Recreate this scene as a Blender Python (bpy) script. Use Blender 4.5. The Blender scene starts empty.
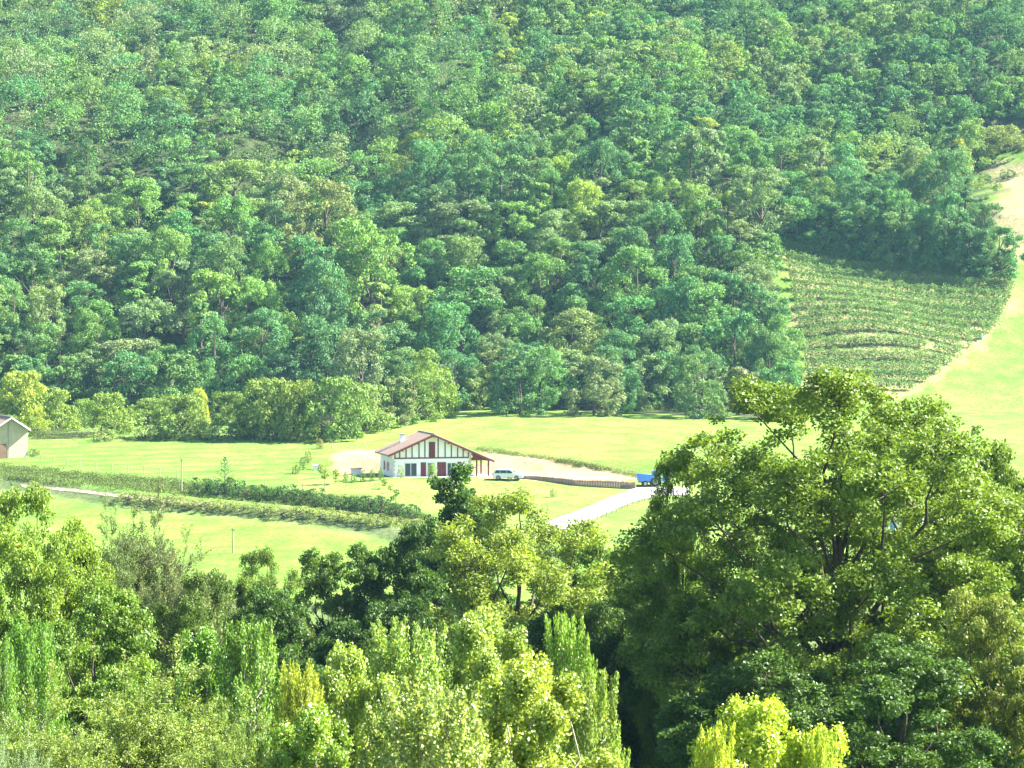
import bpy, math, random
import numpy as np
R = math.radians
random.seed(7)
SC = bpy.context.scene
COL = SC.collection
FOC, CX, CY, PITCH = 2400.0, 512.0, 384.0, R(1.33)
cp, sp = math.cos(PITCH), math.sin(PITCH)

# ------------------------------------------------------------------ terrain
PROF = [(-2500, 40), (-300, 12), (-20, -1.5), (0, -1.7), (15, -5), (40, -14), (60, -19), (80, -22), (110, -25.5),
        (150, -29.5), (200, -32.5), (250, -33.5), (300, -33), (330, -31.6), (345, -30.3), (397, -24.5), (440, -20.5),
        (470, -19), (503, -17.2), (520, -12), (742, 103), (900, 170), (1100, 215), (3000, 260)]
_py = np.arange(-2500, 3000, 1.0)
_pz = np.interp(_py, [a for a, b in PROF], [b for a, b in PROF])
_k = np.ones(9) / 9
_pz = np.convolve(np.pad(_pz, 4, mode='edge'), _k, 'valid')


def sstep(a, b, x):
    t = np.clip((x - a) / (b - a), 0, 1)
    return t * t * (3 - 2 * t)


def waves(x, y, s, n=5, seed=1):
    rs = np.random.RandomState(seed)
    o = 0
    for i in range(n):
        a = rs.uniform(0, 6.28)
        k = (1.6 ** i) / s
        o = o + np.sin((x * math.cos(a) + y * math.sin(a)) * k * 6.28 + rs.uniform(0, 6.28)) * (0.62 ** i)
    return o


BANK = [(-400, 420), (-110, 402), (-79, 391), (-67, 382), (-48, 371.5), (-35, 364), (-22, 356), (-14.5, 349), (5, 335), (40, 322), (400, 315)]


def bank_y(x):
    return np.interp(x, [a for a, b in BANK], [b for a, b in BANK])


def terr(x, y):
    x = np.asarray(x, float); y = np.asarray(y, float)
    z = np.interp(y, _py, _pz)
    hill = sstep(500, 560, y)
    z = z + hill * (3.2 * waves(x, y, 150, 4, 3))
    z = z + sstep(540, 600, y) * (1 - sstep(35, 65, x)) * 3.6 * waves(x, y * .6, 95, 2, 15)
    z = z + 0.35 * waves(x, y, 60, 3, 9) * sstep(20, 60, y) * (1 - sstep(340, 400, y) * (1 - hill))
    # meadow swell behind the farmhouse, lower on the left
    z = z + 1.1 * np.exp(-((x - 6) / 34.0) ** 2 - ((y - 468) / 30.0) ** 2)
    # terrace bank between the two fields
    by = bank_y(x)
    f = 1 - sstep(-2, 22, x)
    z = z - f * .6 * (1 - sstep(by - 6.0, by + 1, y)) * sstep(270, 320, y)
    z = z + f * 0.5 * np.exp(-((y - by - 1.5) / 3.0) ** 2)
    # levelled pad for the house and yard
    m = sstep(-37, -29, x) * (1 - sstep(17, 27, x)) * sstep(385, 393, y) * (1 - sstep(410.5, 414.5, y))
    z = z * (1 - m) + (-24.55) * m
    return z


def project(x, y, z):
    d = y * cp - z * sp
    d = np.where(np.abs(d) < 1e-3, 1e-3, d)
    u = CX + x / d * FOC
    v = CY - (y * sp + z * cp) / d * FOC
    return u, v


def ground(px, py, dz=0.0, y0=285.0, y1=1100.0):
    """world point of the ground (raised by dz) seen at a pixel"""
    a = (px - CX) / FOC; b = -(py - CY) / FOC
    d = np.array([a, cp + b * sp, -sp + b * cp])
    ts = np.arange(y0, y1, 0.5) / d[1]
    X = d[0] * ts; Y = d[1] * ts; Z = d[2] * ts
    T = terr(X, Y) + dz
    w = np.nonzero(Z <= T)[0]
    i = w[0] if len(w) else len(ts) - 1
    if i > 0:
        f0 = Z[i - 1] - T[i - 1]; f1 = Z[i] - T[i]
        t = f0 / (f0 - f1) if f0 != f1 else 1
        t = min(max(t, 0), 1)
        x = X[i - 1] + (X[i] - X[i - 1]) * t; y = Y[i - 1] + (Y[i] - Y[i - 1]) * t
    else:
        x, y = X[i], Y[i]
    return float(x), float(y), float(terr(x, y))


def inpoly(u, v, poly):
    u = np.asarray(u); v = np.asarray(v)
    ins = np.zeros(u.shape, bool)
    n = len(poly)
    j = n - 1
    for i in range(n):
        xi, yi = poly[i]; xj, yj = poly[j]
        c = ((yi > v) != (yj > v)) & (u < (xj - xi) * (v - yi) / ((yj - yi) or 1e-9) + xi)
        ins ^= c
        j = i
    return ins


# ------------------------------------------------------------------ scene helpers
def tag(o, label=None, cat=None, group=None, kind=None):
    if label: o['label'] = label
    if cat: o['category'] = cat
    if group: o['group'] = group
    if kind: o['kind'] = kind
    return o


def empty(name, loc, rz=0.0, scale=(1, 1, 1)):
    o = bpy.data.objects.new(name, None)
    o.empty_display_size = 0.3
    COL.objects.link(o)
    o.location = loc; o.rotation_euler = (0, 0, rz); o.scale = scale
    return o


def add_obj(name, me, parent=None, color=None):
    o = bpy.data.objects.new(name, me)
    COL.objects.link(o)
    if parent: o.parent = parent
    if color is not None: o.color = (color[0], color[1], color[2], 1)
    return o


def npmesh(name, V, F, mat, tint=None, smooth=False, col=None):
    """V (n,3), F (m,k) all faces the same size"""
    V = np.ascontiguousarray(V, np.float32); F = np.ascontiguousarray(F, np.int32)
    me = bpy.data.meshes.new(name)
    me.vertices.add(len(V)); me.vertices.foreach_set('co', V.ravel())
    m, k = F.shape
    me.loops.add(m * k); me.loops.foreach_set('vertex_index', F.ravel())
    me.polygons.add(m)
    me.polygons.foreach_set('loop_start', np.arange(0, m * k, k, dtype=np.int32))
    if smooth: me.polygons.foreach_set('use_smooth', np.ones(m, bool))
    me.update(calc_edges=True)
    if tint is not None:
        a = me.attributes.new('tint', 'FLOAT', 'FACE'); a.data.foreach_set('value', np.ascontiguousarray(tint, np.float32))
    if col is not None:
        a = me.attributes.new('col', 'FLOAT_COLOR', 'FACE' if len(col) == m else 'POINT')
        a.data.foreach_set('color', np.ascontiguousarray(np.c_[col, np.ones(len(col))], np.float32).ravel())
    if mat: me.materials.append(mat)
    return me


class MB:
    """collects polygons into one mesh"""
    def __init__(s): s.v = []; s.f = []
    def add(s, vs, fs):
        b = len(s.v); s.v += [tuple(map(float, q)) for q in vs]; s.f += [tuple(b + i for i in f) for f in fs]; return s
    def box(s, x0, x1, y0, y1, z0, z1):
        return s.add([(x0, y0, z0), (x1, y0, z0), (x1, y1, z0), (x0, y1, z0), (x0, y0, z1), (x1, y0, z1), (x1, y1, z1), (x0, y1, z1)],
                     [(0, 3, 2, 1), (4, 5, 6, 7), (0, 1, 5, 4), (1, 2, 6, 5), (2, 3, 7, 6), (3, 0, 4, 7)])
    def prism(s, pts, y0, y1):
        """polygon in xz extruded along y"""
        n = len(pts)
        vs = [(x, y0, z) for x, z in pts] + [(x, y1, z) for x, z in pts]
        fs = [tuple(range(n)), tuple(range(2 * n - 1, n - 1, -1))]
        fs += [(i, i + n, (i + 1) % n + n, (i + 1) % n) for i in range(n)]
        return s.add(vs, fs)
    def tube(s, p0, p1, r0, r1, n=7, caps=True):
        p0 = np.array(p0, float); p1 = np.array(p1, float)
        d = p1 - p0; d /= (np.linalg.norm(d) or 1)
        a = np.cross(d, (0, 0, 1) if abs(d[2]) < .9 else (1, 0, 0)); a /= np.linalg.norm(a); b = np.cross(d, a)
        vs = []
        for p, r in ((p0, r0), (p1, r1)):
            for i in range(n):
                t = 6.28318 * i / n
                vs.append(p + a * math.cos(t) * r + b * math.sin(t) * r)
        fs = [(i, (i + 1) % n, n + (i + 1) % n, n + i) for i in range(n)]
        if caps: fs += [tuple(range(n - 1, -1, -1)), tuple(range(n, 2 * n))]
        return s.add(vs, fs)
    def build(s, name, mat, parent=None, bevel=0.0, smooth=False):
        me = bpy.data.meshes.new(name)
        me.from_pydata(s.v, [], s.f); me.update()
        if mat: me.materials.append(mat)
        if smooth:
            for p in me.polygons: p.use_smooth = True
        o = add_obj(name, me, parent)
        if bevel:
            b = o.modifiers.new('bevel', 'BEVEL'); b.width = bevel; b.segments = 2; b.limit_method = 'ANGLE'
        return o


def part(name, me, parent, color=None): return add_obj(name, me, parent, color)


# ------------------------------------------------------------------ materials
def newmat(name):
    m = bpy.data.materials.new(name); m.use_nodes = True
    nt = m.node_tree; nt.nodes.clear()
    return m, nt, nt.nodes, nt.links


def rgb(c): return (c[0], c[1], c[2], 1)


def basic(name, col, rough=0.8, var=0.12, scale=3.0, col2=None, metal=0.0, spec=0.3, bump=0.0, stretch=None):
    m, nt, N, L = newmat(name)
    out = N.new('ShaderNodeOutputMaterial'); b = N.new('ShaderNodeBsdfPrincipled')
    b.inputs['Roughness'].default_value = rough; b.inputs['Metallic'].default_value = metal
    b.inputs['Specular IOR Level'].default_value = spec
    tc = N.new('ShaderNodeTexCoord'); mp = N.new('ShaderNodeMapping'); L.new(tc.outputs['Object'], mp.inputs[0])
    if stretch: mp.inputs['Scale'].default_value = stretch
    nz = N.new('ShaderNodeTexNoise'); nz.inputs['Scale'].default_value = scale; nz.inputs['Detail'].default_value = 6
    L.new(mp.outputs[0], nz.inputs['Vector'])
    mx = N.new('ShaderNodeMix'); mx.data_type = 'RGBA'
    c2 = col2 or tuple(max(0, c * (1 - 2.2 * var)) for c in col)
    mx.inputs[6].default_value = rgb(col); mx.inputs[7].default_value = rgb(c2)
    cr = N.new('ShaderNodeValToRGB'); cr.color_ramp.elements[0].position = .35; cr.color_ramp.elements[1].position = .7
    L.new(nz.outputs[0], cr.inputs[0]); L.new(cr.outputs[0], mx.inputs[0]); L.new(mx.outputs[2], b.inputs['Base Color'])
    if bump:
        bp = N.new('ShaderNodeBump'); bp.inputs['Strength'].default_value = bump; bp.inputs['Distance'].default_value = .05
        L.new(nz.outputs[0], bp.inputs['Height']); L.new(bp.outputs[0], b.inputs['Normal'])
    L.new(b.outputs[0], out.inputs[0])
    return m


def leafmat(name, yellow=(1.45, 1.35, .75), dark=.5, trans=.38, gloss=.25, rough=.5, use_col=False, pale=0.0):
    """foliage: base colour from the object's own colour, varied leaf by leaf, with light passing through"""
    m, nt, N, L = newmat(name)
    out = N.new('ShaderNodeOutputMaterial')
    if use_col:
        src = N.new('ShaderNodeAttribute'); src.attribute_name = 'col'; c0 = src.outputs['Color']
    else:
        src = N.new('ShaderNodeObjectInfo'); c0 = src.outputs['Color']
    at = N.new('ShaderNodeAttribute'); at.attribute_name = 'tint'
    cr = N.new('ShaderNodeValToRGB'); e = cr.color_ramp.elements
    e[0].position = 0; e[0].color = (dark, dark, dark, 1); e[1].position = 1; e[1].color = rgb(yellow)
    q = e.new(.55); q.color = (1, 1, 1, 1)
    if pale:
        q = e.new(.86); q.color = rgb(yellow); e[-1].color = (pale, pale, pale * 1.6, 1)
    L.new(at.outputs['Fac'], cr.inputs[0])
    mx = N.new('ShaderNodeMix'); mx.data_type = 'RGBA'; mx.blend_type = 'MULTIPLY'; mx.inputs[0].default_value = 1
    L.new(c0, mx.inputs[6]); L.new(cr.outputs[0], mx.inputs[7])
    b = N.new('ShaderNodeBsdfPrincipled'); b.inputs['Roughness'].default_value = rough
    b.inputs['Specular IOR Level'].default_value = gloss
    L.new(mx.outputs[2], b.inputs['Base Color'])
    t = N.new('ShaderNodeBsdfTranslucent')
    tm = N.new('ShaderNodeMix'); tm.data_type = 'RGBA'; tm.blend_type = 'MULTIPLY'; tm.inputs[0].default_value = 1
    tm.inputs[7].default_value = (1.7, 1.6, .6, 1)
    L.new(mx.outputs[2], tm.inputs[6]); L.new(tm.outputs[2], t.inputs['Color'])
    ms = N.new('ShaderNodeMixShader'); ms.inputs[0].default_value = trans
    L.new(b.outputs[0], ms.inputs[1]); L.new(t.outputs[0], ms.inputs[2]); L.new(ms.outputs[0], out.inputs[0])
    return m


M = {}
M['leaf'] = leafmat('hill_foliage', trans=.2, gloss=.05, rough=.7)
M['leafcol'] = leafmat('woodland_foliage', trans=.2, gloss=.05, rough=.7, use_col=True)
M['leafnear'] = leafmat('near_foliage', trans=.24, gloss=.2, rough=.5)
M['leafpoplar'] = leafmat('poplar_foliage', trans=.27, gloss=.35, rough=.4, pale=2.6)
M['bark'] = basic('bark', (.085, .065, .05), .95, scale=9, bump=.4)
M['palebark'] = basic('pale_bark', (.30, .27, .23), .9, scale=9, bump=.3)
M['deadwood'] = basic('dead_wood', (.42, .37, .33), .9, scale=9)
M['post'] = basic('weathered_wood', (.30, .24, .17), .9, scale=8)
M['wire'] = basic('fence_wire', (.30, .30, .29), .5, metal=.6)
M['white'] = basic('white_render', (.84, .84, .84), .9, var=.03, scale=1.4)
M['cream'] = basic('cream_render', (.48, .40, .29), .9, var=.10, scale=1.2)
M['red'] = basic('oxblood_paint', (.15, .025, .03), .55, var=.08)
M['timber'] = basic('red_timber', (.15, .035, .03), .6, var=.08)
M['quoin'] = basic('pale_stone', (.62, .55, .46), .9, scale=4)
M['glass'] = basic('window_glass', (.03, .045, .055), .12, var=.05, spec=.6)
M['frame'] = basic('white_frame', (.78, .78, .76), .5, var=.03)
M['concrete'] = basic('concrete', (.38, .36, .33), .9)
M['carwhite'] = basic('white_car_paint', (.82, .82, .82), .25, var=.02, spec=.6)
M['blue'] = basic('blue_paint', (.02, .17, .55), .4, var=.06, spec=.5)
M['lightblue'] = basic('light_blue_paint', (.16, .38, .62), .4, var=.06, spec=.5)
M['rubber'] = basic('rubber', (.025, .025, .027), .85)
M['metal'] = basic('grey_metal', (.35, .35, .36), .4, metal=.7)
M['lamp'] = basic('lamp_glass', (.75, .72, .65), .2, spec=.6)
M['redlamp'] = basic('red_lamp', (.5, .02, .02), .3, spec=.6)
M['palis'] = basic('palisade_wood', (.27, .20, .18), .9, scale=6)
M['brownboard'] = basic('brown_board', (.20, .12, .08), .8)
M['gravel'] = basic('gravel', (.42, .40, .36), .95, var=.14, scale=1.1, bump=.3)
M['track'] = basic('beaten_earth', (.30, .26, .18), .95, var=.2, scale=.8)


def tilemat(name, c1, c2):
    m, nt, N, L = newmat(name)
    out = N.new('ShaderNodeOutputMaterial'); b = N.new('ShaderNodeBsdfPrincipled'); b.inputs['Roughness'].default_value = .85
    tc = N.new('ShaderNodeTexCoord')
    w = N.new('ShaderNodeTexWave'); w.wave_type = 'BANDS'; w.bands_direction = 'Y'; w.inputs['Scale'].default_value = 1.3
    w.inputs['Distortion'].default_value = .3
    L.new(tc.outputs['Object'], w.inputs['Vector'])
    br = N.new('ShaderNodeTexNoise'); br.inputs['Scale'].default_value = 2.2; br.inputs['Detail'].default_value = 8
    L.new(tc.outputs['Object'], br.inputs['Vector'])
    mx = N.new('ShaderNodeMix'); mx.data_type = 'RGBA'; mx.inputs[6].default_value = rgb(c1); mx.inputs[7].default_value = rgb(c2)
    L.new(br.outputs[0], mx.inputs[0])
    bp = N.new('ShaderNodeBump'); bp.inputs['Strength'].default_value = .6; bp.inputs['Distance'].default_value = .06
    L.new(w.outputs[1], bp.inputs['Height']); L.new(bp.outputs[0], b.inputs['Normal'])
    L.new(mx.outputs[2], b.inputs['Base Color']); L.new(b.outputs[0], out.inputs[0])
    return m


M['tiles'] = tilemat('clay_tiles', (.34, .25, .20), (.26, .18, .14))


def groundmat():
    m, nt, N, L = newmat('ground_cover')
    out = N.new('ShaderNodeOutputMaterial'); b = N.new('ShaderNodeBsdfPrincipled')
    b.inputs['Roughness'].default_value = 1; b.inputs['Specular IOR Level'].default_value = .1
    at = N.new('ShaderNodeAttribute'); at.attribute_name = 'col'
    tc = N.new('ShaderNodeTexCoord')
    acc = at.outputs['Color']
    for sc_, lo, hi, det in ((.035, .86, 1.12, 4), (.22, .80, 1.17, 7), (1.6, .66, 1.28, 9)):
        nz = N.new('ShaderNodeTexNoise'); nz.inputs['Scale'].default_value = sc_; nz.inputs['Detail'].default_value = det
        L.new(tc.outputs['Object'], nz.inputs['Vector'])
        mr = N.new('ShaderNodeMapRange'); mr.inputs[1].default_value = .3; mr.inputs[2].default_value = .7
        mr.inputs[3].default_value = lo; mr.inputs[4].default_value = hi
        L.new(nz.outputs[0], mr.inputs[0])
        cb = N.new('ShaderNodeCombineColor')
        p = N.new('ShaderNodeMath'); p.operation = 'POWER'; p.inputs[1].default_value = 1.6 if sc_ < .5 else 1.0
        L.new(mr.outputs[0], p.inputs[0]); L.new(p.outputs[0], cb.inputs[0]); L.new(mr.outputs[0], cb.inputs[1]); L.new(p.outputs[0], cb.inputs[2])
        mx = N.new('ShaderNodeMix'); mx.data_type = 'RGBA'; mx.blend_type = 'MULTIPLY'; mx.inputs[0].default_value = 1
        L.new(acc, mx.inputs[6]); L.new(cb.outputs[0], mx.inputs[7]); acc = mx.outputs[2]
    L.new(acc, b.inputs['Base Color'])
    bp = N.new('ShaderNodeBump'); bp.inputs['Strength'].default_value = .35; bp.inputs['Distance'].default_value = .25
    L.new(nz.outputs[0], bp.inputs['Height']); L.new(bp.outputs[0], b.inputs['Normal'])
    L.new(b.outputs[0], out.inputs[0])
    return m


# ------------------------------------------------------------------ zones (outlines of the fields, found on the ground)
VINE = [(776, 234), (830, 240), (900, 250), (1010, 267), (1018, 290), (1018, 312), (982, 347), (938, 380), (900, 400), (800, 400), (800, 350), (790, 290)]
RFIELD = [(1045, 190), (996, 196), (1004, 225), (1018, 265), (1022, 290), (1020, 312), (982, 350), (938, 384), (880, 404), (860, 430), (860, 470), (1400, 480), (1400, 190)]
TAN = [(984, 160), (1400, 155), (1400, 262), (1016, 262), (1002, 225), (990, 195)]
MEADOW = [(325, 440), (350, 432), (385, 425), (420, 418), (455, 411), (490, 407), (560, 410), (640, 414), (720, 416), (860, 425), (900, 470), (640, 470), (600, 470), (540, 458), (480, 447), (380, 450), (340, 462), (310, 470)]
SOILR = [(478, 449), (530, 456), (570, 462), (605, 470), (634, 478), (634, 488), (560, 484), (520, 480), (478, 480)]
SOILL = [(328, 456), (345, 451), (395, 451), (400, 468), (372, 474), (350, 477), (334, 473), (324, 464)]
FLEFT = [(-400, 438), (60, 437), (330, 438), (325, 470), (600, 540), (620, 600), (-400, 600)]
STRIP = [(-400, 404), (60, 404), (240, 402), (250, 425), (240, 442), (-400, 442)]
FORESTEDGE = [(-900, 404), (230, 404), (270, 420), (330, 433), (385, 424), (420, 417), (455, 410), (490, 406), (560, 408), (640, 411), (720, 413), (800, 416), (812, 400)]


def build_ground():
    xs = np.unique(np.round(np.concatenate([np.arange(-2500, -200, 60), np.arange(-200, -110, 6), np.arange(-110, 110, 1.0), np.arange(110, 200, 6), np.arange(200, 2501, 60)]), 2))
    ys = np.unique(np.round(np.concatenate([np.arange(-1500, 0, 60), np.arange(0, 300, 5), np.arange(300, 530, 1.0), np.arange(530, 800, 3), np.arange(800, 2901, 60)]), 2))
    X, Y = np.meshgrid(xs, ys)
    Z = terr(X, Y)
    nx, ny = len(xs), len(ys)
    V = np.c_[X.ravel(), Y.ravel(), Z.ravel()]
    i = np.arange(nx - 1)[None, :] + np.arange(ny - 1)[:, None] * nx
    F = np.stack([i, i + 1, i + nx + 1, i + nx], -1).reshape(-1, 4)
    x, y = V[:, 0], V[:, 1]
    rs = np.random.RandomState(4)
    u, v = project(x, y, V[:, 2])
    u = u + 5 * waves(x, y, 9, 3, 21); v = v + 1.0 * waves(x, y, 7, 3, 22)
    far = y > 285
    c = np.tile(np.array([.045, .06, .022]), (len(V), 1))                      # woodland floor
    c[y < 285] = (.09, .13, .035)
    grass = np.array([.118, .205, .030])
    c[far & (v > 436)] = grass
    c[far & inpoly(u, v, [(770, 236), (985, 250), (985, 150), (1400, 150), (1400, 480), (800, 480)])] = grass
    c[far & inpoly(u, v, STRIP)] = (.105, .175, .032)
    c[far & inpoly(u, v, FLEFT)] = grass
    by = bank_y(x)
    upper = far & inpoly(u, v, FLEFT) & (y > by)
    c[upper] = (.118, .198, .034)
    tuft = np.clip(waves(x, y, 5.5, 5, 31) * .5, -1, 1)[:, None]
    c[upper] = (c + (np.array([-.05, -.03, -.02]) * np.maximum(tuft, 0)))[upper]
    c[far & inpoly(u, v, MEADOW)] = (.128, .205, .034)
    lawn = far & (y > by + 1) & (y < 398) & (x > -36)
    c[lawn] = (.13, .20, .038)
    c[far & inpoly(u, v, SOILR)] = (.27, .195, .11)
    c[far & inpoly(u, v, SOILL)] = (.28, .20, .125)
    c[far & inpoly(u, v, RFIELD)] = (.118, .198, .034)
    c[far & inpoly(u, v, TAN)] = (.23, .20, .10)
    c[far & inpoly(u, v, VINE)] = (.20, .20, .075)
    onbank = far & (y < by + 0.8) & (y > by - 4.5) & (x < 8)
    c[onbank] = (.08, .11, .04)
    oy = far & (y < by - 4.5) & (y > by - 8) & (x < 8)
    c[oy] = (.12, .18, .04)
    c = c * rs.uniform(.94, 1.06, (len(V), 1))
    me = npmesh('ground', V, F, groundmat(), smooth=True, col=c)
    o = add_obj('ground', me); tag(o, 'grassy valley floor and wooded hillside ground', None, None, 'structure')


build_ground()


def strip(name, left, right, mat, label, nl=60, nc=6, lift=.06):
    Lw = [ground(*p) for p in left]; Rw = [ground(*p) for p in right]
    def resample(P):
        P = np.array(P)[:, :2]; d = np.r_[0, np.cumsum(np.linalg.norm(np.diff(P, axis=0), axis=1))]
        t = np.linspace(0, d[-1], nl); return np.c_[np.interp(t, d, P[:, 0]), np.interp(t, d, P[:, 1])]
    A, B = resample(Lw), resample(Rw)
    rs = np.random.RandomState(5)
    A += rs.normal(0, .12, A.shape); B += rs.normal(0, .12, B.shape)
    f = np.linspace(0, 1, nc)[None, :, None]
    P = A[:, None] * (1 - f) + B[:, None] * f
    z = terr(P[..., 0], P[..., 1]) + lift
    V = np.c_[P.reshape(-1, 2), z.ravel()]
    i = np.arange(nc - 1)[None] + np.arange(nl - 1)[:, None] * nc
    F = np.stack([i, i + 1, i + nc + 1, i + nc], -1).reshape(-1, 4)
    o = add_obj(name, npmesh(name, V, F, mat, smooth=True)); tag(o, label, None, None, 'structure')


strip('gravel_drive', [(545, 524), (572, 513), (600, 502), (622, 493), (634, 488), (665, 487), (690, 487.5)],
      [(566, 531), (592, 520), (614, 510), (638, 500.5), (664, 495.5), (690, 495.5)], M['gravel'], 'pale gravel drive climbing to the farmyard')
strip('dirt_track', [(20, 484.5), (60, 488), (100, 492.5), (160, 499), (205, 503.5)],
      [(20, 486.5), (60, 491), (100, 495.5), (160, 501.5), (205, 505.5)], M['track'], 'pale earth track at the foot of the grassy bank')

# ------------------------------------------------------------------ foliage generators
def leaves(P, Nrm, size, rs, wid=.55, jit=.35):
    """rhombic leaves at P facing about Nrm"""
    n = len(P)
    Nn = Nrm + rs.normal(0, jit, (n, 3)); Nn /= np.linalg.norm(Nn, axis=1)[:, None] + 1e-9
    t = np.cross(Nn, rs.normal(0, 1, (n, 3))); t /= np.linalg.norm(t, axis=1)[:, None] + 1e-9
    b = np.cross(Nn, t)
    s = (size * rs.uniform(.6, 1.35, n))[:, None]
    V = np.stack([P - t * s * .5, P + b * s * wid * .5 - t * s * .05, P + t * s * .5, P - b * s * wid * .5 - t * s * .05], 1).reshape(-1, 3)
    F = np.arange(n * 4, dtype=np.int32).reshape(-1, 4)
    return V, F


def tubes(segs, n=6):
    """segs: list of (polyline points, radii) -> V, F"""
    VV, FF = [], []; base = 0
    th = np.arange(n) * 2 * math.pi / n
    for P, r in segs:
        P = np.asarray(P, float); k = len(P)
        D = np.gradient(P, axis=0); D /= np.linalg.norm(D, axis=1)[:, None] + 1e-9
        ref = np.array([.31, .9, .2]); A = np.cross(D, ref); A /= np.linalg.norm(A, axis=1)[:, None] + 1e-9; B = np.cross(D, A)
        r = np.asarray(r)[:, None, None]
        ring = P[:, None] + (A[:, None] * np.cos(th)[None, :, None] + B[:, None] * np.sin(th)[None, :, None]) * r
        VV.append(ring.reshape(-1, 3))
        i = (np.arange(k - 1) * n)[:, None] + np.arange(n)[None]
        j = (np.arange(k - 1) * n)[:, None] + (np.arange(n)[None] + 1) % n
        FF.append((np.stack([i, j, j + n, i + n], -1).reshape(-1, 4) + base))
        base += k * n
    return np.concatenate(VV), np.concatenate(FF)


PROTO = {}
LIFT = (1.5, 1.58, 1.0)      # single leaves are brighter than whole crowns
TONES = {}


def rvec(rs):
    v = rs.normal(0, 1, 3); return v / np.linalg.norm(v)


def hill_proto(name, seed, W=10., H=13., nleaf=5200, size=.42, shape='round', bole=.22, cr=None, nl=None):
    """woodland tree: leafy lobes made of small clumps on a forked trunk"""
    rs = np.random.RandomState(seed)
    nl = nl or rs.randint(15, 22)
    C = []; Rr = []
    z0c = H * bole; hh = H - z0c
    for i in range(nl):
        for _ in range(20):
            a = rs.uniform(0, 6.283); q = rs.uniform(.06, .93)
            if shape == 'cone': rad = (1.05 - q) * rs.uniform(.5, .95)
            else: rad = math.sqrt(max(.02, 1 - (abs(q - .38) / .66) ** 2.3)) * (rs.uniform(.58, .84) if rs.rand() < .8 else rs.uniform(0, .5))
            c = np.array([math.cos(a) * rad * W / 2, math.sin(a) * rad * W / 2, z0c + q * hh * .93])
            if all(np.linalg.norm(c - d) > W * .15 for d in C): break
        C.append(c); Rr.append(W * rs.uniform(.11, .21) * (.7 if shape == 'cone' else 1))
    C.append(np.array([rs.normal(0, .05) * W, rs.normal(0, .05) * W, z0c + hh * .83])); Rr.append(W * .15)
    C = np.array(C); Rr = np.array(Rr)
    cr = cr or W * .062
    K = []; KR = []; KI = []
    for i, (c, r) in enumerate(zip(C, Rr)):
        for j in range(int(11 * (r / (W * .16)) ** 2) + 3):
            d = rs.normal(0, 1, 3); d[2] += .45; d /= np.linalg.norm(d)
            d += (c - [0, 0, z0c + hh * .4]) / W * 1.6; d /= np.linalg.norm(d); K.append(c + d * r * rs.uniform(.6, 1.05) * [1, 1, .85]); KR.append(cr * rs.uniform(.6, 1.5)); KI.append(i)
    K = np.array(K); KR = np.array(KR); KI = np.array(KI)
    idx = rs.choice(len(K), nleaf, p=KR ** 2 / (KR ** 2).sum())
    d = rs.normal(0, 1, (nleaf, 3)); d[:, 2] += .25; d /= np.linalg.norm(d, axis=1)[:, None]
    P = K[idx] + d * (KR[idx] * rs.uniform(.45, 1.15, nleaf))[:, None] * np.array([1, 1, .75])
    V, F = leaves(P, d + np.array([0, 0, .2]), size, rs, wid=.75, jit=.5)
    tl = rs.normal(0, 1, len(K)); tb = rs.normal(0, 1, len(C))
    tint = np.clip(.5 + .10 * rs.normal(0, 1, nleaf) + .07 * tl[idx] + .07 * tb[KI[idx]], 0, 1)
    crown = npmesh(name + '_crown', V, F, M['leaf'], tint=tint)
    segs = [([(0, 0, -.8), (.1, 0, H * .2), (0, .15, H * .5), (0, 0, H * .85)], [W * .03, W * .024, W * .016, .04])]
    for k in range(0, len(C) - 1, 2):
        c = C[k]; z0 = max(H * .12, c[2] - H * .3)
        segs.append(([(0, 0, z0), tuple(c * [.5, .5, 0] + [0, 0, (z0 + c[2]) / 2 + .2]), tuple(c)], [W * .012, W * .009, .03]))
    TV, TF = tubes(segs, 5)
    trunk = npmesh(name + '_trunk', TV, TF, M['bark'], smooth=True)
    PROTO[name] = (crown, trunk, W, H, (P, d, tint))


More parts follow.
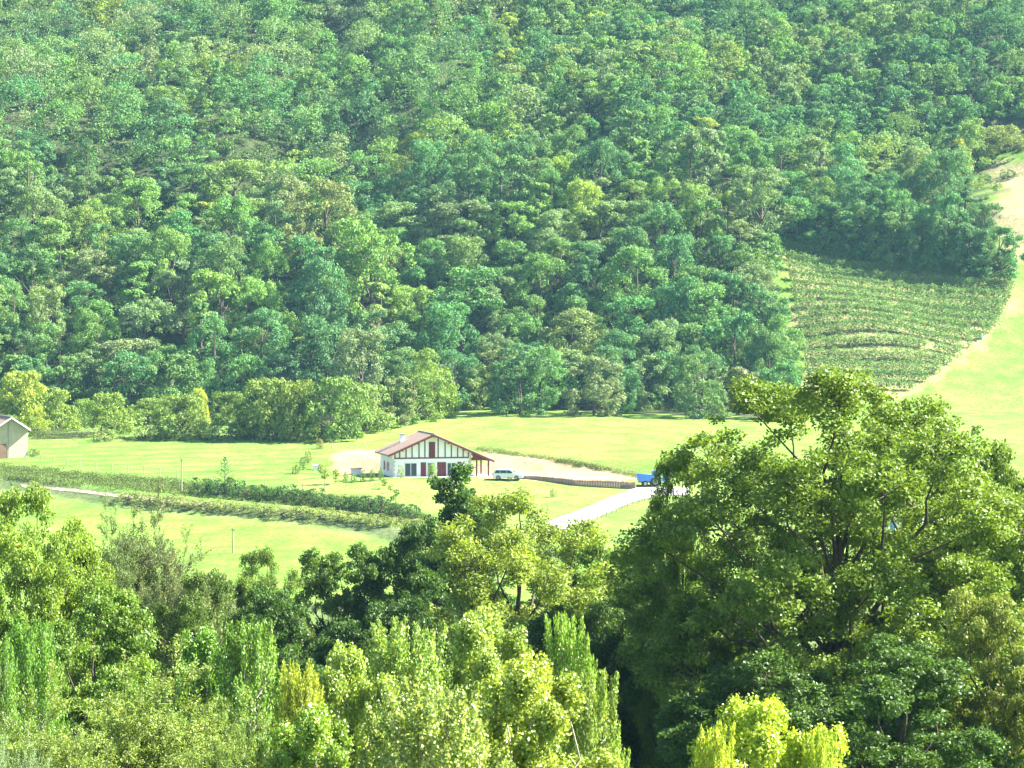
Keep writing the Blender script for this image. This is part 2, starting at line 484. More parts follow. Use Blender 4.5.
def grow_proto(name, seed, W, H, p, leafmat_='leafnear', barkmat='bark'):
    """near tree grown limb by limb; leaves follow the twigs"""
    rs = np.random.RandomState(seed)
    segs = []; twigs = []
    def limb(p0, d0, length, r0, r1, up, k=5, wob=.22):
        P = [np.array(p0)]; d = np.array(d0) / np.linalg.norm(d0)
        for i in range(k):
            d = d + rs.normal(0, wob, 3) * .6 + np.array([0, 0, up / k]); d /= np.linalg.norm(d)
            P.append(P[-1] + d * length / k)
        segs.append((P, np.linspace(r0, r1, k + 1)))
        return P
    def dirfrom(D, ang):
        a = np.cross(D, rvec(rs)); a /= np.linalg.norm(a)
        return D * math.cos(ang) + a * math.sin(ang)
    th = p.get('trunk', .9) * H
    k = 8
    TP = [np.array([0., 0., -1.])]
    for i in range(1, k + 1):
        TP.append(np.array([rs.normal(0, .012 * H), rs.normal(0, .012 * H), th * i / k]))
    r0 = p.get('r0', .022) * H
    segs.append((TP, np.linspace(r0, r0 * .18, k + 1)))
    n1 = p['n1']; z0 = p.get('bole', .18)
    for i in range(n1):
        f = z0 + (1 - z0) * ((i + rs.uniform(0, .8)) / n1)
        f = min(f, .985)
        z = f * th; base = np.array([np.interp(z, [q[2] for q in TP], [q[c] for q in TP]) for c in (0, 1)] + [z])
        az = i * 2.4 + rs.uniform(-.5, .5)
        el = p['el'](f) + rs.normal(0, .12)
        D = np.array([math.cos(az) * math.cos(el), math.sin(az) * math.cos(el), math.sin(el)])
        Ln = p['len'](f) * W * rs.uniform(.8, 1.15)
        lr = r0 * .42 * (1 - .6 * f)
        L1 = limb(base, D, Ln, lr, lr * .25, p.get('up1', .35), 5)
        for j in range(p['n2']):
            t = rs.uniform(.3, 1.0) * 4.99; a = int(t); q = L1[a] + (L1[a + 1] - L1[a]) * (t - a)
            Dl = L1[a + 1] - L1[a]; Dl /= np.linalg.norm(Dl)
            L2 = limb(q, dirfrom(Dl, rs.uniform(.45, 1.0)) + np.array([0, 0, p.get('up2', .15)]), Ln * rs.uniform(.28, .5), lr * .35, lr * .1, p.get('up1', .3), 3)
            for m in range(p['n3']):
                t = rs.uniform(.25, 1.0) * 2.99; b = int(t); q2 = L2[b] + (L2[b + 1] - L2[b]) * (t - b)
                Dm = L2[b + 1] - L2[b]; Dm /= np.linalg.norm(Dm)
                D3 = dirfrom(Dm, rs.uniform(.3, .9)) + np.array([0, 0, p.get('up3', .1)]); D3 /= np.linalg.norm(D3)
                l3 = p['tw'] * W * rs.uniform(.7, 1.3)
                if p.get('twigmesh', True): segs.append(([q2, q2 + D3 * l3 * .5, q2 + D3 * l3], [lr * .08 + .008, .008, .005]))
                twigs.append((q2, D3, l3))
    # leading shoots
    for j in range(p.get('top', 6)):
        q = TP[-1] - np.array([0, 0, rs.uniform(0, .12) * H]); D3 = np.array([rs.normal(0, .25), rs.normal(0, .25), 1]); D3 /= np.linalg.norm(D3)
        twigs.append((q, D3, p['tw'] * W * 1.3))
    q0 = np.array([t[0] for t in twigs]); D = np.array([t[1] for t in twigs]); ln = np.array([t[2] for t in twigs])
    n = p['nl'] * len(twigs); idx = rs.randint(0, len(twigs), n)
    t = rs.uniform(.0, 1.15, n)
    off = rs.normal(0, 1, (n, 3)); off /= np.linalg.norm(off, axis=1)[:, None]
    rr = p['cl'] * (rs.uniform(0, 1, n) ** .6) * (1.15 - .55 * np.clip(t, 0, 1))
    P = q0[idx] + D[idx] * (ln[idx] * t)[:, None] + off * rr[:, None] * np.array([1, 1, p.get('flat', .7)])
    nr = off * .6 + np.array([0, 0, .55])
    V, F = leaves(P, nr, p['size'], rs, wid=p.get('wid', .6), jit=1.0)
    tw = rs.normal(0, 1, len(twigs))
    tint = np.clip(.5 + .22 * rs.normal(0, 1, n) + .10 * tw[idx], 0, 1)
    crown = npmesh(name + '_crown', V, F, M[leafmat_], tint=tint)
    TV, TF = tubes(segs, 6)
    trunk = npmesh(name + '_trunk', TV, TF, M[barkmat], smooth=True)
    lo = np.percentile(P, 1, axis=0); hi = np.percentile(P, 99, axis=0); top = P[:, 2].max()
    PROTO[name] = (crown, trunk, (hi[0] - lo[0] + hi[1] - lo[1]) / 2, top, None)


def lobe_proto(name, seed, W, H, nl=34, bole=.2, lr=.14, nc=16, cr=.6, per=170, size=.2, leafm='leafnear', flat=.6, wid=.6, egg=0.0, barkm='bark', skip=.1, ex=2.4, thin=1.):
    """near broadleaf tree: limbs fork to leafy lobes, every lobe carries many small clumps of leaves"""
    rs = np.random.RandomState(seed); C = []; Rr = []
    zc = H * (bole + 1) / 2; hz = H * (1 - bole) / 2; segs = []
    for i in range(nl):
        best = None
        for _ in range(24):
            q = rs.uniform(-.9, .97); a = rs.uniform(0, 6.283)
            e = math.sqrt(max(0, 1 - abs(q) ** ex)) * (1 - egg * q)
            rad = e * (rs.uniform(.55, .88) if rs.rand() < .75 else rs.uniform(0, .5))
            c = np.array([math.cos(a) * rad * W / 2, math.sin(a) * rad * W / 2, zc + q * (hz - lr * W * .5)])
            m = min([np.linalg.norm(c - d) for d in C] or [9])
            if best is None or m > best[0]: best = (m, c)
            if m > W * .16: break
        C.append(best[1] if i else np.array([.3, 0, H * (1 - lr * .7)])); Rr.append(W * lr * rs.uniform(.7, 1.3))
    fork = H * rs.uniform(.25, .34)
    tw = np.array([0, 0, fork])
    segs.append(([(0, 0, -1), (.1, 0, fork * .5), tuple(tw), (.3, .2, H * .55), (.1, -.2, H * .8)], [H * .026, H * .021, H * .018, H * .010, .04]))
    for i, c in enumerate(C):
        z0 = min(max(fork * .9, c[2] - H * .32), H * .7)
        b0 = np.array([.1, 0, z0]); mid = b0 * .45 + c * .55 + rs.normal(0, .05 * W, 3) * [1, 1, .5]
        segs.append(([b0, (b0 + mid) / 2 + [0, 0, .02 * H * rs.normal()], mid, (mid + c) / 2 + rs.normal(0, .015 * W, 3), c], np.linspace(H * .009 * thin * (1.2 - z0 / H * .6), .025, 5)))
    CC = []; CR = []; LI = []
    for i, (c, r) in enumerate(zip(C, Rr)):
        k = int(nc * (r / (W * lr)) ** 2 * rs.uniform(.8, 1.2)) + 3
        for j in range(k):
            if rs.rand() < skip: continue
            d = rs.normal(0, 1, 3); d[2] += .3; d += (c - [0, 0, zc]) / W * 1.1; d /= np.linalg.norm(d)
            p = c + d * r * rs.uniform(.55, 1.1) * [1, 1, .85]
            CC.append(p); CR.append(cr * rs.uniform(.6, 1.25)); LI.append(i)
            segs.append(([c, (c + p) / 2 + rs.normal(0, .08, 3), p], [.018, .012, .006]))
        for j in range(3): CC.append(c + rs.normal(0, r * .25, 3)); CR.append(cr * 1.2); LI.append(i)
        ax = np.array([0, 0, c[2] * .8])
        for j in range(int(nc * .45)):
            f = rs.uniform(.35, .95); p = ax * (1 - f) + c * f + rs.normal(0, r * .6, 3) * [1, 1, .8]
            CC.append(p); CR.append(cr * rs.uniform(.6, 1.2)); LI.append(i)
    CC = np.array(CC); CR = np.array(CR); LI = np.array(LI)
    n = len(CC) * per
    idx = rs.choice(len(CC), n, p=CR ** 2 / (CR ** 2).sum())
    d = rs.normal(0, 1, (n, 3)); d /= np.linalg.norm(d, axis=1)[:, None]
    rr = CR[idx] * rs.uniform(.25, 1.12, n) ** .7
    P = CC[idx] + d * rr[:, None] * [1, 1, flat]
    V, F = leaves(P, d * .5 + np.array([0, 0, .5]), size, rs, wid=wid, jit=.8)
    tl = rs.normal(0, 1, len(CC)); tb = rs.normal(0, 1, nl)
    tint = np.clip(.5 + .18 * rs.normal(0, 1, n) + .09 * tl[idx] + .07 * tb[LI[idx]], 0, 1)
    crown = npmesh(name + '_crown', V, F, M[leafm], tint=tint)
    TV, TF = tubes(segs, 6)
    trunk = npmesh(name + '_trunk', TV, TF, M[barkm], smooth=True)
    lo = np.percentile(P, 1, axis=0); hi = np.percentile(P, 99, axis=0)
    PROTO[name] = (crown, trunk, (hi[0] - lo[0] + hi[1] - lo[1]) / 2, P[:, 2].max(), None)


def shoot_proto(name, seed, W, H, n=70, per=800, size=.11, r0=.34, leafm='leafpoplar', barkm='palebark', wid=.8):
    """poplar-like tree: a bundle of upright leafy shoots ending in points"""
    rs = np.random.RandomState(seed); PP = []; DD = []; TI = []; segs = [([(0, 0, -1), (0, 0, H * .4), (.05, 0, H * .9)], [H * .014, H * .01, .03])]
    for i in range(n):
        a = i * 2.4 + rs.normal(0, .3); f = math.sqrt((i + .5) / n); rad = f * W / 2
        tipz = H * (1 - .36 * f ** 3 + rs.normal(0, .055) - .02) if i % 3 else H * rs.uniform(.35, .8) * (1 - .2 * f)
        tipz = min(tipz, H)
        L = H * rs.uniform(.09, .2)
        tip = np.array([math.cos(a) * rad, math.sin(a) * rad, tipz]); d = np.array([math.cos(a), math.sin(a), 0]) * f * rs.uniform(.15, .85) + [0, 0, 1.] + rs.normal(0, .16, 3); d /= np.linalg.norm(d)
        b = tip - d * L
        segs.append(([np.array([0, 0, max(.5, b[2] - .3 * rad)]), b, (b + tip) / 2, tip], [.05, .035, .02, .006]))
        m = int(per * L / (H * .3)); t = rs.uniform(0, 1.02, m) ** .85
        off = rs.normal(0, 1, (m, 3)); off /= np.linalg.norm(off, axis=1)[:, None]
        k = r0 * (1.03 - t) ** .42 * (1 + .5 * np.sin(t * 23 + i) * np.sin(t * 9 + 2 * i)) * rs.uniform(.2, 1.2, m) ** .6
        PP.append(b + d * (L * t)[:, None] + off * k[:, None]); DD.append(off * .8 + [0, 0, .3]); TI.append(np.full(m, rs.normal()))
    P = np.concatenate(PP); D = np.concatenate(DD); TI = np.concatenate(TI)
    V, F = leaves(P, D, size, rs, wid=wid, jit=1.1)
    crown = npmesh(name + '_crown', V, F, M[leafm], tint=np.clip(.5 + .27 * rs.normal(0, 1, len(P)) + .08 * TI, 0, 1))
    TV, TF = tubes(segs, 5); trunk = npmesh(name + '_trunk', TV, TF, M[barkm], smooth=True)
    PROTO[name] = (crown, trunk, W * 1.06, P[:, 2].max(), None)


def plant(kind, proto, loc, w, h, color, label, cat, group=None, rz=None, vary=.0):
    crown, trunk, W, H, _ = PROTO[proto]
    r = empty(kind, loc, random.uniform(0, 6.28) if rz is None else rz, (w / W, w / W, h / H))
    tag(r, label, cat, group)
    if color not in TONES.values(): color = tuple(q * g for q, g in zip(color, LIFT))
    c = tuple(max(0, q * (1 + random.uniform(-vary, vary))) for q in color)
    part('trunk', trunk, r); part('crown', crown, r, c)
    return r


for i in range(8):
    hill_proto('hill%d' % i, 100 + i, W=10 + (i % 3), H=12 + (i * 5 % 4), shape='round', bole=(.08, .14, .03)[i % 3], nleaf=11000, size=.30)
hill_proto('hillcone', 140, W=8, H=14, shape='cone', bole=.02, nleaf=11000, size=.30)
hill_proto('bush0', 150, W=6, H=4.2, shape='round', bole=-.06, nleaf=7500, size=.22, nl=26)
hill_proto('bush1', 151, W=6, H=4.8, shape='round', bole=-.05, nleaf=7500, size=.22, nl=28)
for i in range(2): hill_proto('hilllow%d' % i, 170 + i, W=9, H=11, shape='round', bole=-.06, nleaf=11000, size=.30, nl=24)
hill_proto('lowbush', 152, W=3, H=1.6, shape='round', bole=-.08, nleaf=1300, size=.16)

# ------------------------------------------------------------------ the woodland on the hill
TONES = {
    'mid green': (.130, .245, .078),
    'blue-green': (.100, .215, .088),
    'yellow-green': (.180, .295, .078),
    'grey-green': (.175, .262, .112),
    'olive brown': (.180, .240, .090),
    'golden green': (.260, .345, .070),
}
HT = []     # chosen woodland trees: x, y, proto, w, h, tone, kindword


ZN = ['far left', 'left', 'left of centre', 'above the farmhouse', 'right of centre', 'left of the vineyard', 'above the vineyard', 'far right']
ZL = [105, 235, 365, 495, 625, 770, 900, 9999]


def tier_of(v):
    for lim, nm in ((60, 'near the photo top'), (130, 'high slope'), (200, 'upper middle slope'), (260, 'middle slope'),
                    (320, 'lower slope'), (375, 'just above the forest foot'), (9999, 'at the forest foot')):
        if v < lim: return nm


def hand_tree(px, py, wpx, hpx, tone, proto):
    """crown centre at px,py; width and height of the tree in pixels"""
    h = hpx / 4.6
    for _ in range(4):
        x, y, z = ground(px, py, dz=h * .62, y0=380)
        h = hpx / FOC * y
    HT.append([x, y, proto, wpx / FOC * y, h, tone])


for a in [(372, 262, 84, 118, 'yellow-green', 'hill1'), (362, 362, 62, 88, 'grey-green', 'hill4'), (414, 378, 60, 72, 'yellow-green', 'hill2'), (392, 396, 46, 50, 'grey-green', 'hill0'),
          (300, 248, 50, 72, 'olive brown', 'hill3'), (268, 268, 40, 80, 'yellow-green', 'hill5'), (590, 92, 56, 62, 'yellow-green', 'hill6'),
          (412, 150, 52, 50, 'golden green', 'hill2'), (505, 65, 40, 45, 'golden green', 'hill0'), (696, 208, 46, 64, 'yellow-green', 'hill4'), (728, 205, 30, 40, 'golden green', 'hill5'),
          (700, 132, 50, 44, 'golden green', 'hill3'), (735, 140, 46, 40, 'yellow-green', 'hill0'), (952, 148, 40, 74, 'blue-green', 'hillcone'),
          (572, 338, 70, 84, 'olive brown', 'hill7'), (655, 348, 52, 78, 'grey-green', 'hill1'), (46, 318, 48, 84, 'olive brown', 'hill4'), (118, 362, 84, 66, 'grey-green', 'hill6'),
          (60, 300, 40, 50, 'olive brown', 'hill2'), (96, 275, 60, 72, 'grey-green', 'hill7'), (20, 388, 50, 52, 'yellow-green', 'hill3'), (60, 245, 70, 70, 'yellow-green', 'hill0'),
          (170, 258, 60, 90, 'yellow-green', 'hill5'), (222, 270, 50, 90, 'mid green', 'hill1'), (462, 300, 84, 96, 'blue-green', 'hill6'), (500, 355, 46, 62, 'grey-green', 'hill5'),
          (460, 215, 74, 66, 'grey-green', 'hill3'), (405, 225, 72, 66, 'grey-green', 'hill7'), (600, 225, 70, 64, 'grey-green', 'hill0'), (545, 235, 60, 60, 'grey-green', 'hill2'),
          (235, 185, 80, 66, 'yellow-green', 'hill4'), (10, 60, 36, 66, 'olive brown', 'hill5'), (175, 105, 66, 50, 'yellow-green', 'hill1'), (230, 60, 50, 50, 'grey-green', 'hill6'),
          (860, 205, 50, 66, 'blue-green', 'hill7'), (905, 215, 46, 70, 'mid green', 'hill1'), (985, 226, 46, 62, 'blue-green', 'hill4'), (945, 222, 44, 74, 'blue-green', 'hill0'),
          (815, 202, 46, 62, 'mid green', 'hill2'), (780, 192, 46, 60, 'blue-green', 'hill6'), (740, 240, 50, 60, 'grey-green', 'hill3'), (760, 290, 56, 76, 'grey-green', 'hill5'),
          (735, 345, 62, 84, 'blue-green', 'hill0'), (775, 345, 56, 74, 'mid green', 'hill2'), (700, 290, 60, 70, 'mid green', 'hill7'), (615, 370, 46, 70, 'blue-green', 'hill6'),
          (540, 372, 50, 66, 'mid green', 'hill4'), (695, 370, 52, 70, 'blue-green', 'hill5'), (458, 372, 50, 60, 'blue-green', 'hill1'), (320, 300, 60, 110, 'blue-green', 'hill4'),
          (262, 340, 60, 90, 'blue-green', 'hill7'), (310, 352, 56, 74, 'blue-green', 'hill0'), (215, 350, 58, 90, 'blue-green', 'hill2')]:
    hand_tree(*a)
for k in range(15):      # leafy right down to the ground along the open edges
    hand_tree(783 + k * 15.5, 211 + k * 2.1 + (k * 7 % 5), 42 + k * 5 % 9, 46 + k * 7 % 13, ('blue-green', 'mid green', 'blue-green')[k % 3], 'hilllow%d' % (k % 2))
_r = random.Random(8)
for k in range(17):
    hh = _r.uniform(38, 74)
    hand_tree(408 + k * 24 + _r.uniform(-9, 9), 402 - hh * .42 + _r.uniform(-9, 3), hh * _r.uniform(.7, 1.05), hh, _r.choice(['blue-green', 'blue-green', 'mid green', 'grey-green']), 'hilllow%d' % (k % 2))
for k in range(10):
    hh = _r.uniform(40, 66)
    hand_tree(2 + k * 27 + _r.uniform(-8, 8), 400 - hh * .42 + _r.uniform(-6, 2), hh * _r.uniform(.8, 1.1), hh, _r.choice(['blue-green', 'mid green', 'grey-green', 'mid green']), 'hilllow%d' % (k % 2))
for k in range(7):
    hand_tree(776 - k * 4 + _r.uniform(-6, 6), 382 - k * 22, _r.uniform(38, 56), _r.uniform(48, 76), _r.choice(['blue-green', 'mid green']), 'hilllow%d' % (k % 2))

rs = np.random.RandomState(12)
cand = []
for _ in range(60000):
    y = rs.uniform(500, 800); x = rs.uniform(-1, 1) * (0.222 * y + 14)
    cand.append((x, y))
cand = np.array(cand)
zz = terr(cand[:, 0], cand[:, 1]); cu, cv = project(cand[:, 0], cand[:, 1], zz)
ok = ~(inpoly(cu, cv, VINE) | inpoly(cu, cv, RFIELD) | inpoly(cu, cv, MEADOW) | inpoly(cu, cv, TAN))
ok &= (cv < np.interp(cu, [p[0] for p in FORESTEDGE], [p[1] for p in FORESTEDGE]) + 2)
ok &= ~((cu > 970) & (cv > 125) & (cv < 300))
ok &= ~((cu > 770) & (cv > 232 + np.maximum(0, (cu - 830) * .15)))           # vineyard corner
ok &= ~((cu > 725) & (cu < 805) & (cv > 250) & (cu > 725 + (cv - 250) * .55))
cand = cand[ok]; cv = cv[ok]; cu = cu[ok]
pts = [(a[0], a[1], a[3] * .5) for a in HT]
chosen = []
grid = {}
def gk(x, y): return (int(x // 15), int(y // 15))
for q in pts: grid.setdefault(gk(q[0], q[1]), []).append(q)
for (x, y), v, u in zip(cand, cv, cu):
    small = v < 190 and u > 480
    w = rs.uniform(8.0, 12.0) if small else rs.uniform(10, 17)
    g = gk(x, y); good = True
    for i in (-1, 0, 1):
        for j in (-1, 0, 1):
            for q in grid.get((g[0] + i, g[1] + j), ()):
                if (q[0] - x) ** 2 + (q[1] - y) ** 2 < ((q[2] + w * .5) * .64) ** 2: good = False; break
            if not good: break
        if not good: break
    if not good: continue
    grid.setdefault(g, []).append((x, y, w * .5))
    wn = float(waves(x, y, 70, 3, 44)) + rs.normal(0, .5)
    tone = 'yellow-green' if wn > 1.25 else 'grey-green' if wn > .55 else 'mid green' if wn > -.55 else 'blue-green'
    if rs.rand() < .012: tone = 'olive brown'
    if rs.rand() < .015: tone = 'golden green'
    chosen.append([x, y, 'hill%d' % rs.randint(8) if rs.rand() > .06 else 'hillcone', w, w * rs.uniform(1.1, 1.5), tone])
# keep the trees the photo can show, nearest first
vis = []
for c in chosen:
    z = float(terr(c[0], c[1])); u1, v1 = project(c[0], c[1], z + c[4])
    u0, v0 = project(c[0], c[1], z + c[4] * .3)
    if v0 > -6 and -30 < u0 < 1054 or c[1] < 770 and abs(c[0]) < 190: vis.append(c)
vis.sort(key=lambda c: c[1])
NIND = 290 - len(HT)
ind, rest = HT + vis[:NIND], vis[NIND:]
seen = {}
rows = []
for c in ind:
    z = float(terr(c[0], c[1])); u, v = project(c[0], c[1], z + c[4] * .62)
    zi = next(i for i, l in enumerate(ZL) if u < l)
    key = (c[5], zi, tier_of(v)); rows.append((c, z, u, key)); seen.setdefault(key, []).append(float(u))
ORD = ['leftmost', 'second', 'third', 'fourth', 'fifth', 'sixth', 'seventh', 'eighth', 'ninth', 'tenth', 'eleventh']
for c, z, u, key in rows:
    L_ = sorted(seen[key]); n = len(L_); i = L_.index(float(u))
    pre = '' if n == 1 else (('left one of two ' if i == 0 else 'right one of two ') if n == 2 else ('%s of %d ' % (ORD[i], n)))
    word = 'conical' if c[2] == 'hillcone' else 'broadleaf'
    lab = '%s%s %s tree%s %s, %s' % (pre, c[5], word, '' if n == 1 else 's', key[2], ZN[key[1]])
    r = plant('conical_tree' if word == 'conical' else 'broadleaf_tree', c[2], (c[0], c[1], z), c[3], c[4], TONES[c[5]], lab, 'tree', 'trees of the hillside forest', vary=.10)
print('forest individuals', len(ind), 'rest', len(rest))
# the remaining upper wood: one mesh
VV, FF, TT, CC = [], [], [], []; base = 0
rs = np.random.RandomState(99)
for c in rest:
    P, d, t = PROTO[c[2]][4]; W, H = PROTO[c[2]][2:4]
    n = 2600; k = rs.choice(len(P), n, replace=False)
    a = rs.uniform(0, 6.28); Rm = np.array([[math.cos(a), -math.sin(a), 0], [math.sin(a), math.cos(a), 0], [0, 0, 1]])
    p = (P[k] @ Rm.T) * [c[3] / W, c[3] / W, c[4] / H] + [c[0], c[1], float(terr(c[0], c[1]))]
    V, F = leaves(p, d[k] @ Rm.T + [0, 0, .25], .52, rs, wid=.7, jit=.55)
    VV.append(V); FF.append(F + base); base += len(V); TT.append(t[k])
    CC.append(np.tile(np.array(TONES[c[5]]) * rs.uniform(.9, 1.1, 3), (n, 1)))
me = npmesh('upper_woodland', np.concatenate(VV), np.concatenate(FF), M['leafcol'], tint=np.concatenate(TT), col=np.concatenate(CC))
tag(add_obj('upper_woodland', me), 'mass of small tree crowns covering the top of the hillside', 'woodland', None, 'stuff')

# ------------------------------------------------------------------ undergrowth of the forest floor
def cloud_stuff(name, pts, n_each, size, spread, hgt, color, label, cat, mat='leafcol', seed=3, up=.6):
    rs = np.random.RandomState(seed)
    pts = np.array(pts); n = len(pts) * n_each
    idx = np.repeat(np.arange(len(pts)), n_each)
    q = pts[idx, :2] + rs.normal(0, spread, (n, 2))
    z = terr(q[:, 0], q[:, 1]) + rs.uniform(0, 1, n) * hgt * rs.uniform(.5, 1.2, len(pts))[idx]
    V, F = leaves(np.c_[q, z], np.tile([0, -.2, up], (n, 1)), size, rs, wid=.5, jit=.8)
    cc = np.array(color) * rs.uniform(.8, 1.2, (len(pts), 1))[idx]
    me = npmesh(name, V, F, M[mat], tint=np.clip(.5 + .2 * rs.normal(0, 1, n), 0, 1), col=cc)
    return tag(add_obj(name, me), label, cat, None, 'stuff')


# undergrowth only where the forest meets open ground
rs = np.random.RandomState(17); ep = []
for i in range(len(FORESTEDGE) - 1):
    (a, b), (c, d) = FORESTEDGE[i], FORESTEDGE[i + 1]
    for k in range(26 if a > 0 else 8):
        t = rs.rand(); px = a + (c - a) * t
        if px < -20: continue
        x, y, z = ground(px, b + (d - b) * t - rs.uniform(0, 6), y0=400); ep.append((x, y))
cloud_stuff('undergrowth', ep, 160, .22, 1.0, 1.6, (.10, .15, .05), 'low scrub and bramble along the foot of the forest', 'undergrowth')

# ------------------------------------------------------------------ bushes along the far side of the left field
def bush(px, base, wpx, hpx, color, proto, label, name='bush', group='bushes between the left field and the forest'):
    x, y, z = ground(px, base, y0=330)
    return plant(name, proto, (x, y, z), wpx / FOC * y, hpx / FOC * y, color, label, 'bush', group, vary=.05)


YG, GG, MG, DG = (.17, .21, .05), (.13, .17, .085), (.085, .15, .045), (.05, .095, .035)
bush(20, 421, 54, 48, YG, 'bush1', 'round yellow-green bush behind the barn roof')
bush(58, 431, 42, 38, (.13, .18, .055), 'bush0', 'round olive bush just right of the barn')
bush(38, 436, 26, 26, YG, 'bush1', 'small light green bush touching the barn corner')
bush(112, 434, 46, 40, (.12, .17, .06), 'bush1', 'dark-bottomed bush between the round olive bush and the double bush')
bush(182, 438, 58, 40, (.11, .16, .06), 'bush0', 'broad bush with a bright tip at its right side')
bush(197, 436, 22, 46, (.24, .27, .07), 'bush1', 'slim bright yellow-green shrub rising from the broad bush')
bush(146, 440, 30, 14, GG, 'lowbush', 'low grey-green scrub clump left of the broad bush')
bush(218, 440, 28, 14, GG, 'lowbush', 'low grey-green scrub clump right of the broad bush')
bush(104, 441, 26, 12, GG, 'lowbush', 'low grey-green scrub clump below the dark-bottomed bush')
bush(268, 438, 64, 58, (.11, .165, .06), 'bush1', 'tall bush with upright sprays, leftmost of the big clump')
bush(298, 439, 52, 54, (.12, .17, .055), 'bush0', 'bright-topped bush in the middle of the big clump')
bush(331, 439, 66, 60, (.10, .145, .06), 'bush1', 'rounded dark bush at the right of the big clump')
bush(245, 438, 34, 34, (.07, .12, .05), 'bush0', 'small dark bush at the left foot of the big clump')
bush(365, 431, 60, 44, GG, 'bush0', 'pale grey-green bush where the meadow meets the forest')
bush(398, 425, 44, 36, MG, 'bush1', 'mid-green bush at the meadow edge above the farmhouse roof')
bush(432, 418, 50, 46, (.11, .165, .05), 'bush0', 'leafy bush spilling onto the meadow above the farmhouse')
bush(470, 409, 34, 30, GG, 'bush1', 'small grey-green bush at the top of the meadow')
bush(978, 158, 40, 30, GG, 'bush0', 'pale bush above the tan grass at the right edge', group='bushes by the tan grass')
bush(1006, 152, 46, 26, (.13, .16, .08), 'bush1', 'wide pale bush above the tan grass cut by the right edge', group='bushes by the tan grass')
bush(985, 183, 14, 9, DG, 'lowbush', 'tiny dark bush alone in the tan grass', group='bushes by the tan grass')
bush(1008, 178, 18, 8, DG, 'lowbush', 'flat dark bush on the tan grass near the right edge', group='bushes by the tan grass')
bush(84, 427, 34, 26, (.10, .155, .05), 'bush0', 'dark green bush set back between the round olive bush and the dark-bottomed bush')
bush(148, 425, 44, 26, (.11, .16, .055), 'bush1', 'bush set back behind the scrub left of the broad bush')
bush(228, 424, 40, 30, (.09, .14, .05), 'bush0', 'dark bush set back left of the big clump')
# long low hedge by the barn
x0, y0_, _ = ground(38, 439); x1, y1_, _ = ground(90, 438)
hp = [(x0 + (x1 - x0) * t, y0_ + (y1_ - y0_) * t) for t in np.linspace(0, 1, 26)]
hd = cloud_stuff('clipped_hedge', hp, 260, .16, .5, 1.7, (.12, .15, .08), 'low grey-green hedge running right from the barn', 'hedge', seed=8)
del hd['kind']

# ------------------------------------------------------------------ vineyard rows
def vine_row(i, n):   # rows follow the contour of the slope
    f = i / (n - 1)
    ly = 240 + 148 * f
    lx = 782 + 26 * f
    rx = float(np.interp(ly, [240, 292, 300, 330, 372, 395], [1008, 1014, 1012, 994, 944, 906]))
    ry = ly + (27 - 22 * f) * (rx - lx) / 226
    rx = float(np.interp(ry, [240, 292, 300, 330, 372, 395], [1008, 1014, 1012, 994, 944, 906]))
    A = ground(lx, ly, y0=480); B = ground(rx, ry, y0=480)
    rs = np.random.RandomState(300 + i)
    L = math.hypot(B[0] - A[0], B[1] - A[1]); m = max(6, int(L / 1.25))
    t = (np.arange(m) + .5) / m
    sag = np.sin(t * 3.14) * rs.uniform(-.6, .6)
    cx_ = A[0] + (B[0] - A[0]) * t; cy_ = A[1] + (B[1] - A[1]) * t + sag
    keep = rs.rand(m) > .03
    cx_, cy_ = cx_[keep], cy_[keep]; t = t[keep]; m = len(cx_)
    each = 190; idx = np.repeat(np.arange(m), each); q = m * each
    vig = rs.uniform(.75, 1.2, m)
    P = np.c_[cx_[idx] + rs.normal(0, .46, q), cy_[idx] + rs.normal(0, .48, q) * vig[idx], np.zeros(q)]
    P[:, 2] = terr(P[:, 0], P[:, 1]) + .45 + rs.uniform(0, 1, q) * 1.9 * vig[idx]
    org = np.array([A[0], A[1], A[2]])
    V, F = leaves(P - org, np.tile([0, -.3, .6], (q, 1)), .30, rs, wid=.8, jit=.7)
    me = npmesh('foliage', V, F, M['leaf'], tint=np.clip(.5 + .17 * rs.normal(0, 1, q) + .1 * (vig[idx] - .9), 0, 1))
    names = ['topmost', 'second', 'third', 'fourth', 'fifth', 'sixth', 'seventh', 'eighth', 'ninth', 'tenth', 'eleventh', 'twelfth', 'thirteenth', 'fourteenth', 'fifteenth', 'sixteenth', 'seventeenth', 'eighteenth']
    lab = '%s row of grapevines from the top of the sloping vineyard' % names[i] if 0 < i < n - 1 else ('topmost row of grapevines, under the dark forest edge' if i == 0 else 'lowest row of grapevines, just above the big tree')
    r = empty('vine_row', A); tag(r, lab, 'vine row', 'rows of the hillside vineyard')
    part('foliage', me, r, (.14, .25, .08))
    mb = MB()
    for k in range(0, m, 4):
        z = float(terr(cx_[k], cy_[k]))
        if k: zp = float(terr(cx_[k - 4], cy_[k - 4])); mb.tube((cx_[k - 4] - A[0], cy_[k - 4] - A[1], zp + 1.4 - A[2]), (cx_[k] - A[0], cy_[k] - A[1], z + 1.4 - A[2]), .015, .015, 4)
        mb.tube((cx_[k] - A[0], cy_[k] - A[1], z - .3 - A[2]), (cx_[k] - A[0], cy_[k] - A[1], z + 1.7 - A[2]), .06, .05, 5)
    mb.build('trellis', M['post'], r)


for i in range(16): vine_row(i, 16)

